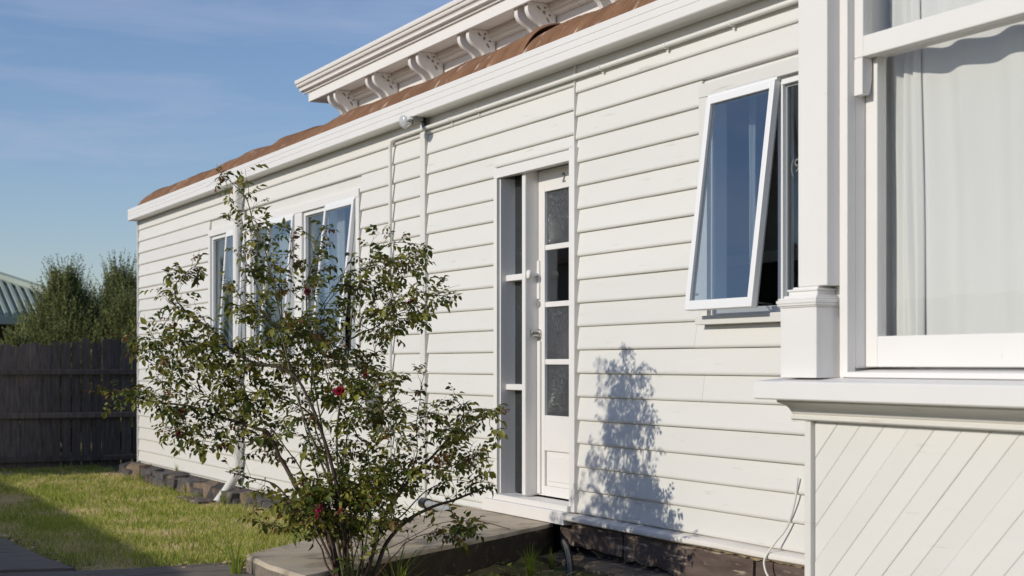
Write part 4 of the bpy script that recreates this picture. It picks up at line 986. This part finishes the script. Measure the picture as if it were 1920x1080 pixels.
# ------------------------------------------------------------------ the rose bush
RB = Vector((1.084, -1.869, 0.22))
rose = empty('rose_bush', RB); tag(rose, 'sprawling rose bush with thorny canes, sparse leaves and red blooms beside the door slab', 'rose bush')
AX = Vector((0.4472, 0.8944, 0)); EX = Vector((-0.8944, 0.4472, 0))
def bp(u, w, e):
    """bush plane: u to the right, w up (drawing units of 2.66 mm), e metres back towards the house"""
    k = (7.55 + e) / 2900
    # a branch further back is drawn larger so that its spread keeps its proportions
    a = (u - 960) * k - (650 - 960) * 7.55 / 2900
    return Vector((RB.x, RB.y, 0)) + AX * a + EX * e + Vector((0, 0, 1.4 + (682 - w) * k))
canes = [ # points, radius base/tip, leaf start, depth base/tip, material, leafiness
 ([(655,1135),(640,980),(600,860),(556,740),(533,650),(520,567),(499,478),(475,422),(464,378),(434,341),(412,322)], .0075,.0018,.40,.0,.45,'cane_g',1.0),
 ([(665,1135),(650,1040),(625,920),(600,780),(580,650),(575,541),(584,493),(597,444),(615,422)], .007,.0016,.50,.05,.55,'cane_g',.9),
 ([(533,650),(527,560),(523,522),(540,495),(547,470),(547,433)], .0035,.0014,.30,.35,.5,'cane_r',.7),
 ([(660,1135),(648,980),(632,850),(640,740),(656,637),(664,555),(686,511),(708,474),(738,455),(797,459)], .0075,.0016,.55,.05,.65,'cane_g',1.1),
 ([(656,637),(675,626),(715,607),(745,567),(782,548),(819,555),(853,548)], .005,.0014,.15,.45,.75,'cane_g',1.3),
 ([(650,1135),(640,950),(600,800),(560,714),(523,689),(471,678),(420,644),(394,615),(357,592),(327,552),(338,522),(368,496)], .011,.0016,.45,.0,.50,'cane_b',1.15),
 ([(420,644),(390,648),(357,641),(312,633),(264,637),(223,630)], .004,.0013,.15,.38,.55,'cane_g',1.2),
 ([(645,1135),(620,1010),(579,947),(553,907),(523,855),(505,814),(470,800),(412,781),(357,762),(301,755),(264,747),(227,733),(195,727)], .017,.0014,.50,-.05,.50,'cane_b',1.15),
 ([(648,1130),(600,1000),(560,958),(516,910),(471,896),(423,884)], .008,.0022,.75,-.1,.1,'cane_b',.35),
 ([(505,814),(464,829),(420,820),(370,815),(335,800)], .005,.0014,.25,.15,.40,'cane_b',1.3),
 ([(470,800),(430,770),(380,740),(330,720),(285,712)], .004,.0013,.1,.22,.5,'cane_b',1.2),
 ([(560,714),(520,640),(480,600),(452,560),(430,520)], .0045,.0014,.2,.2,.45,'cane_g',1.2),
 ([(600,800),(560,760),(500,740),(440,730),(390,700),(345,690)], .005,.0014,.2,.12,.4,'cane_b',1.2),
 ([(680,1140),(716,1036),(753,984),(801,954),(856,936),(905,915)], .014,.0045,.72,-.05,.35,'cane_b',.8),
 ([(668,1140),(708,1002),(734,947),(767,898),(819,847),(855,802),(868,770),(849,743)], .014,.0016,.42,.0,.5,'cane_b',1.2),
 ([(819,847),(855,825),(879,806),(908,780),(938,765)], .004,.0013,.2,.35,.55,'cane_g',1.1),
 ([(734,947),(765,890),(782,847),(779,810),(786,747),(797,695)], .004,.0014,.3,.2,.4,'cane_r',.8),
 ([(672,1135),(690,960),(690,847),(671,817),(645,775),(627,750),(610,690),(600,640)], .006,.0016,.4,.0,.35,'cane_g',1.0),
 ([(690,847),(720,820),(745,780),(735,735),(725,705)], .004,.0013,.2,.1,.35,'cane_g',1.1),
 ([(690,960),(740,900),(790,880),(840,875),(880,862),(900,850)], .0045,.0014,.25,.0,.4,'cane_g',1.2),
 ([(708,1002),(760,960),(800,920),(850,900),(900,905),(918,880)], .0045,.0014,.3,.0,.4,'cane_g',1.0),
 ([(658,1135),(640,1013),(593,887),(567,773),(545,690),(530,620)], .006,.0015,.45,-.05,.3,'cane_g',.9),
 ([(662,1135),(645,1000),(615,880),(590,790),(585,700),(600,600),(640,540),(690,540)], .006,.0015,.5,.0,.5,'cane_g',1.0),
 ([(668,1135),(655,1000),(640,900),(655,800),(690,730),(700,690)], .0055,.0015,.4,-.1,.2,'cane_g',1.0),
 ([(652,1135),(628,1000),(575,900),(530,830),(480,770),(440,700),(400,680)], .006,.0015,.5,-.1,.3,'cane_b',1.0),
 ([(690,1100),(740,1040),(767,1013),(819,998),(856,1002),(882,991)], .0035,.0012,.45,-.05,.2,'cane_r',.9),
 ([(640,1100),(620,1020),(590,990),(560,985),(523,988),(479,973)], .004,.0013,.3,-.1,.05,'cane_b',1.0),
 ([(650,1110),(640,1020),(610,970),(575,960),(540,950)], .004,.0013,.2,-.12,.0,'cane_g',1.2),
 ([(660,1110),(670,1020),(700,960),(720,930),(745,925)], .004,.0013,.3,-.12,.1,'cane_g',1.2),
 ([(655,1110),(650,1030),(640,980),(630,940),(640,900)], .004,.0013,.3,-.15,.0,'cane_g',1.3),
 ([(600,780),(640,720),(690,700),(705,640),(730,600)], .004,.0013,.15,.1,.5,'cane_g',1.1),
 ([(580,650),(600,580),(640,520),(660,480)], .0035,.0013,.2,.3,.55,'cane_g',1.0),
 ([(533,650),(490,560),(470,510),(455,470)], .0035,.0013,.3,.3,.45,'cane_g',.9),
 ([(660,1120),(672,1060),(660,1000),(640,960),(600,940)], .0035,.0013,.2,-.2,-.05,'cane_g',1.0),
 ([(640,1110),(610,1050),(588,1000),(575,965)], .007,.0025,.6,-.15,-.05,'cane_b',.9),
 ([(668,1115),(690,1060),(705,1020),(735,985),(760,975)], .006,.002,.5,-.15,.05,'cane_b',1.1),
 ([(655,1115),(648,1060),(655,1000),(668,950),(675,900)], .006,.002,.5,-.18,.0,'cane_r',1.1),
 ([(645,1115),(625,1060),(612,1010),(600,960),(585,930)], .007,.002,.5,-.2,-.05,'cane_r',1.1),
 ([(662,1115),(676,1050),(682,1000),(700,940),(722,880),(735,850)], .006,.002,.4,-.1,.15,'cane_b',1.1),
 ([(650,1115),(636,1050),(626,990),(616,940),(622,900)], .006,.002,.4,-.2,-.05,'cane_g',1.2),
]
# compound leaf: five leaflets on a stalk, lying along +X
def compound(seed, mats_idx, sc=1.0):
    rs_ = random.Random(seed); mb = MB(); Lr = 0.070 * sc
    mb.add([(0, -.0009, 0), (0, .0009, 0), (Lr, .0006, -.004), (Lr, -.0006, -.004)], [(0, 1, 2, 3)], 0)
    spots = [(Lr, 0, 0)] + [(Lr * f, s_ * R(62), 0) for f in (0.72, 0.36) for s_ in (-1, 1)]
    for i, (d, ang, _) in enumerate(spots):
        l = (0.046 if i == 0 else (0.040 if i < 3 else 0.029)) * sc * rs_.uniform(0.85, 1.2); w = l * rs_.uniform(0.46, 0.60)
        ang += rs_.uniform(-.2, .2); droop = rs_.uniform(0.0, 0.8); roll = rs_.uniform(-0.45, 0.45)
        M3 = Matrix.Translation((d, 0, -.003)) @ Matrix.Rotation(ang, 4, 'Z') @ Matrix.Rotation(droop, 4, 'Y') @ Matrix.Rotation(roll, 4, 'X') @ Matrix.Translation((0.004, 0, 0))
        cu = rs_.uniform(0.0, 0.3) * l
        pts = [(0, 0, 0), (l * .32, 0, -.0), (l * .68, 0, -cu * .35), (l, 0, -cu), (l * .30, w * .5, w * .30), (l * .66, w * .42, w * .16 - cu * .35), (l * .30, -w * .5, w * .30), (l * .66, -w * .42, w * .16 - cu * .35)]
        mi = mats_idx if rs_.random() > 0.03 else 3
        mb.add([M3 @ Vector(p) for p in pts], [(0, 1, 4), (1, 2, 5, 4), (2, 3, 5), (1, 0, 6), (2, 1, 6, 7), (3, 2, 7)], mi)
    return mb
LM = ['leaf_a', 'leaf_b', 'leaf_c', 'leaf_y']
variants = [compound(100 + i, [0, 0, 1, 1, 1, 0, 1, 2][i]) for i in range(8)]
leafme = []
for vb in variants:
    me = bpy.data.meshes.new('leaf'); me.from_pydata(vb.v, [], vb.f)
    for q in LM: me.materials.append(M[q])
    me.polygons.foreach_set('material_index', vb.m); me.polygons.foreach_set('use_smooth', [True] * len(me.polygons)); me.update(); leafme.append(me)
rs = random.Random(99); places = []; NODES = []
def leaf_at(p, d, young, size):
    up = Vector((rs.gauss(0, .45), rs.gauss(0, .45) - 0.25, 1)).normalized()
    x = d.normalized(); y = up.cross(x)
    if y.length < 1e-3: return
    y.normalize(); z = x.cross(y)
    m = Matrix((x, y, z)).transposed().to_4x4(); m.translation = p
    places.append((m @ Matrix.Scale(size, 4), 7 if young else rs.randrange(7)))
for (pts, r0, r1, ls_, e0, e1, cm, dens) in canes:
    n = len(pts); P_ = [bp(u, w, e0 + (e1 - e0) * i / (n - 1) - (0.28 * (1 - i / (n - 1)) ** 2 if pts[0][1] >= 1095 else 0) + (0.035 * noise.noise((u * .01, w * .01, e0 * 7 + 2)))) for i, (u, w) in enumerate(pts)]
    C_ = cr_spline(P_, 6); m = len(C_)
    C_ = [c + Vector((noise.noise((i * .3, r0 * 900, 1)), noise.noise((i * .3, r0 * 900, 2)), 0)) * 0.010 for i, c in enumerate(C_)]
    mb = MB(); mb.tube(C_, [r0 + (r1 - r0) * (i / (m - 1)) ** 0.8 for i in range(m)], 6)
    ln = sum((C_[i + 1] - C_[i]).length for i in range(m - 1)); step = 0.050 / dens
    acc = 0; nxt = 0
    side = 1
    for i in range(1, m - 1):
        acc += (C_[i + 1] - C_[i]).length; t = i / (m - 1)
        if acc < nxt: continue
        nxt = acc + step * rs.uniform(0.6, 1.4)
        tan = (C_[i + 1] - C_[i - 1]).normalized()
        leafy = t > ls_
        if not leafy and rs.random() > 0.16: continue
        side = -side
        ud = Vector((rs.gauss(0, 1), rs.gauss(0, 1), rs.gauss(0.25, 0.8))); ud = (ud - tan * ud.dot(tan)).normalized()
        d = (tan * rs.uniform(0.3, 0.9) + ud).normalized()
        tl = rs.uniform(0.05, 0.19) * (1.0 if t < 0.85 else 0.5) * (1.0 if leafy else 0.8)
        tp = [C_[i]]
        for q in range(4):
            d = (d + Vector((rs.gauss(0, .22), rs.gauss(0, .22), rs.gauss(0.08, .22)))).normalized(); tp.append(tp[-1] + d * tl / 4)
        mb.tube(tp, [max(r1, 0.0016), 0.0014, 0.0012, 0.0010, 0.0008], 4)
        # thorn
        mb.tube([C_[i], C_[i] + ud * (r0 * .5 + 0.008)], [0.0018, 0.0003], 3)
        if leafy or rs.random() < 0.3:
            young = t > 0.86 and rs.random() < 0.6 or cm == 'cane_r' and rs.random() < .6
            for q in range(1, 5):
                if rs.random() < 0.54:
                    dd = (d * 0.5 + Vector((rs.gauss(0, .8), rs.gauss(0, .8), rs.gauss(-.05, .45)))).normalized()
                    leaf_at(tp[q], dd, young and rs.random() < .7, rs.uniform(0.62, 1.08) * (0.72 if young else 1))
    # leaves straight on the shoot near its tip
    for i in range(int(m * max(ls_, 0.6)), m):
        t = i / (m - 1); tan = (C_[min(i + 1, m - 1)] - C_[i - 1]).normalized()
        for rep in range(1):
            dd = (tan * .4 + Vector((rs.gauss(0, .8), rs.gauss(0, .8), rs.gauss(0, .4)))).normalized()
            yg = (t > .88 and rs.random() < .55) or cm == 'cane_r'
            if rs.random() < .75: leaf_at(C_[i], dd, yg, rs.uniform(.6, 1.0) * (.75 if yg else 1))
    NODES += C_[int(m * max(0.25, ls_ * 0.7)):]
    mb.build('cane', cm, rose, smooth=60)
REG = [  # outline in the bush plane, number of twigs, depth range
 ([(300,560),(335,505),(372,495),(350,590),(420,640),(400,680),(300,650)], 26, .30, .58),
 ([(225,640),(300,620),(310,650),(240,655)], 8, .42, .55), ([(205,728),(265,735),(265,760),(215,745)], 8, .3, .5),
 ([(262,650),(420,620),(520,690),(525,850),(440,850),(330,830),(268,770),(285,700)], 140, .0, .5),
 ([(430,560),(560,600),(660,560),(700,640),(690,720),(560,760),(480,720)], 140, .0, .6),
 ([(455,470),(560,470),(610,450),(620,560),(460,580)], 20, .3, .6),
 ([(640,560),(690,495),(760,465),(800,450),(790,500),(740,520),(700,600)], 40, .3, .7),
 ([(640,570),(720,560),(850,540),(800,600),(740,650),(680,610)], 44, .3, .75),
 ([(520,760),(700,720),(740,800),(720,900),(560,900)], 72, -.1, .35),
 ([(700,860),(760,780),(860,750),(930,770),(918,890),(820,900),(740,920)], 66, .0, .5),
 ([(530,930),(620,890),(720,890),(735,990),(600,1000)], 120, -.24, .1),
 ([(405,320),(440,330),(490,400),(510,480),(540,560),(500,560),(470,480),(440,400)], 24, .40, .50),
 ([(690,690),(745,700),(740,790),(690,800)], 18, .05, .35), ([(800,985),(890,985),(870,1010),(800,1005)], 10, .0, .2),
 ([(480,900),(560,950),(540,1000),(470,975)], 12, -.1, .1),
]
def inside(u, w, poly):
    c_ = False
    for (x1, y1), (x2, y2) in zip(poly, poly[1:] + poly[:1]):
        if (y1 > w) != (y2 > w) and u < (x2 - x1) * (w - y1) / (y2 - y1) + x1: c_ = not c_
    return c_
tw = MB()
NA = np.array([tuple(q) for q in NODES])
for poly, cnt, ea, eb in REG:
    us_ = [q[0] for q in poly]; ws_ = [q[1] for q in poly]; done = 0
    tips = []
    while done < cnt:
        u = rs.uniform(min(us_), max(us_)); w = rs.uniform(min(ws_), max(ws_))
        if not inside(u, w, poly): continue
        if noise.noise((u * .022, w * .022, 3.3)) < -0.22: 
            if rs.random() < .8: done += 0.15; continue
        tips.append(bp(u, w, rs.uniform(ea, eb))); done += 1
    tips.sort(key=lambda t_: ((NA - np.array(t_)) ** 2).sum(1).min())
    for tip in tips:
        d2 = ((NA - np.array(tip)) ** 2).sum(1) ; st = Vector(NA[int(d2.argmin())]); v_ = tip - st
        if v_.length > 0.55 or v_.length < 0.012: continue
        mid = st.lerp(tip, .5) + Vector((rs.gauss(0, .02), rs.gauss(0, .02), -0.12 * v_.length + rs.gauss(0, .015)))
        pts_ = cr_spline([st, mid, tip], 3); tw.tube(pts_, [max(.0009, .0021 - .0012 * i / len(pts_)) for i in range(len(pts_))], 4, rs.choice([0, 0, 1]))
        NA = np.vstack([NA, [tuple(q) for q in pts_[2:]]])
        yg = rs.random() < .16
        for q in range(rs.choice([2, 3, 3, 4])):
            pp_ = pts_[rs.randint(len(pts_) // 2, len(pts_) - 1)] if q else tip
            dd = (v_.normalized() * .5 + Vector((rs.gauss(0, .8), rs.gauss(0, .8), rs.gauss(-.02, .45)))).normalized()
            leaf_at(pp_, dd, yg and rs.random() < .8, rs.uniform(.5, 1.1) * (.78 if yg else 1))
for q in range(420):
    a_ = Vector(NA[rs.randrange(len(NA))]); d = Vector((rs.gauss(0, 1), rs.gauss(0, 1), rs.gauss(.2, 1))).normalized() * rs.uniform(.05, .16)
    tw.tube([a_, a_ + d * .5 + Vector((0, 0, .01)), a_ + d], [.0013, .001, .0006], 3, rs.choice([0, 1, 1]))
kind(tw.build('twigs', ['cane_g', 'cane_b'], rose), 'stuff')
print('rose leaves', len(places))
rs.shuffle(places)
# the leaves nearest the viewer are single parts, the rest one mass
places.sort(key=lambda q: (Vector(q[0].translation) - RB).dot(EX) - 0.25 * q[0].to_scale().x)
for m_, k in places[:300]:
    o = bpy.data.objects.new('leaf', leafme[k]); COL.objects.link(o); o.parent = rose
    o.matrix_local = Matrix.Translation(-RB) @ m_
fb = MB()
for m_, k in places[300:]: 
    vb = variants[k]; b0 = len(fb.v); fb.v += [tuple(m_ @ Vector(p)) for p in vb.v]; fb.f += [tuple(i + b0 for i in q) for q in vb.f]; fb.m += vb.m
kind(fb.build('foliage', LM, rose, smooth=180), 'stuff')
def bloom(u, w, e, r_, mat, seed, dx=0):
    rs_ = random.Random(seed); c = bp(u, w, e); mb = MB()
    ax_ = Vector((rs_.uniform(-.4, .6), -0.8, rs_.uniform(0.1, 0.7))).normalized(); a_ = ax_.orthogonal().normalized(); b_ = ax_.cross(a_)
    for ring, (n, op, sc) in enumerate(((5, 1.25, 1.0), (5, 0.95, .92), (5, .62, .74), (4, .35, .55), (3, .12, .38))):
        for k in range(n):
            th = 6.283 * k / n + ring * .6 + rs_.uniform(-.2, .2); o_ = a_ * math.cos(th) + b_ * math.sin(th); s_ = ax_.cross(o_)
            pv = []
            for t in (0, .35, .7, 1.0):
                ang = op * (0.35 + .65 * t) + rs_.uniform(-.08, .08); rad_ = r_ * sc * t
                base = c + o_ * (rad_ * math.sin(min(1.5, ang)) ) + ax_ * (rad_ * math.cos(ang))
                wd_ = r_ * sc * (0.12 + 0.62 * math.sin(t * 2.4)) * 0.75
                for q in (-1, 0, 1): pv.append(base + s_ * wd_ * q + o_ * (-abs(q) * .06 * r_) + ax_ * (abs(q) * .10 * r_))
            mb.add(pv, [(i * 3 + j, i * 3 + j + 1, i * 3 + j + 4, i * 3 + j + 3) for i in range(3) for j in range(2)])
    mb.build('bloom', mat, rose, smooth=180)
    MB().tube([c, c - ax_ * r_ * .5 - Vector((0, 0, r_ * 2))], [.004, .0016], 5).build('stalk', 'cane_g', rose)
for i, (u, w, e, r_, mt) in enumerate([(639, 735, -.10, .030, 'petal'), (688, 704, .0, .024, 'petal_pink'), (628, 733, -.05, .011, 'petal_pink'), (733, 540, .35, .020, 'petal_dark'), (768, 568, .3, .016, 'petal'), (775, 565, .32, .013, 'petal'),
        (600, 955, -.25, .024, 'petal_pink'), (597, 968, -.27, .018, 'petal_pink'), (640, 960, -.25, .022, 'petal_pink'), (622, 935, -.2, .012, 'petal_pink'), (690, 947, -.15, .013, 'petal_pink'),
        (338, 815, .0, .026, 'petal_dark'), (341, 772, .05, .013, 'petal'), (300, 768, .1, .017, 'petal_dark'), (880, 863, .0, .020, 'petal_dark'), (578, 547, .1, .022, 'petal_dark'), (663, 595, .2, .014, 'petal_dark'), (569, 909, -.1, .014, 'petal_dark'), (530, 700, .0, .010, 'petal'), (440, 802, .0, .010, 'petal')]):
    bloom(u, w, e, r_, mt, i)
tag(MB().lathe([(0, .008), (.006, .018), (.018, .022), (.030, .017), (.036, .006)], (1.36, -1.36, 0.235), (0.2, 0.1, 1), 12).build('fallen_fruit', 'yellow', None, smooth=80), 'small yellow fruit lying in the weeds beside the slab', 'fruit')
# a long runner trailing over the slab
run = cr_spline([bp(700, 1040, 0.0), bp(745, 1020, .25), Vector((0.55, -1.30, ST + .05)), Vector((0.05, -0.90, ST + .06)), Vector((-0.05, -0.62, ST + .045)), Vector((0.12, -0.50, ST + .012))], 8)
MB().tube(run, 0.0022, 5).build('runner', 'cane_b', rose)
print('SCENE DONE')
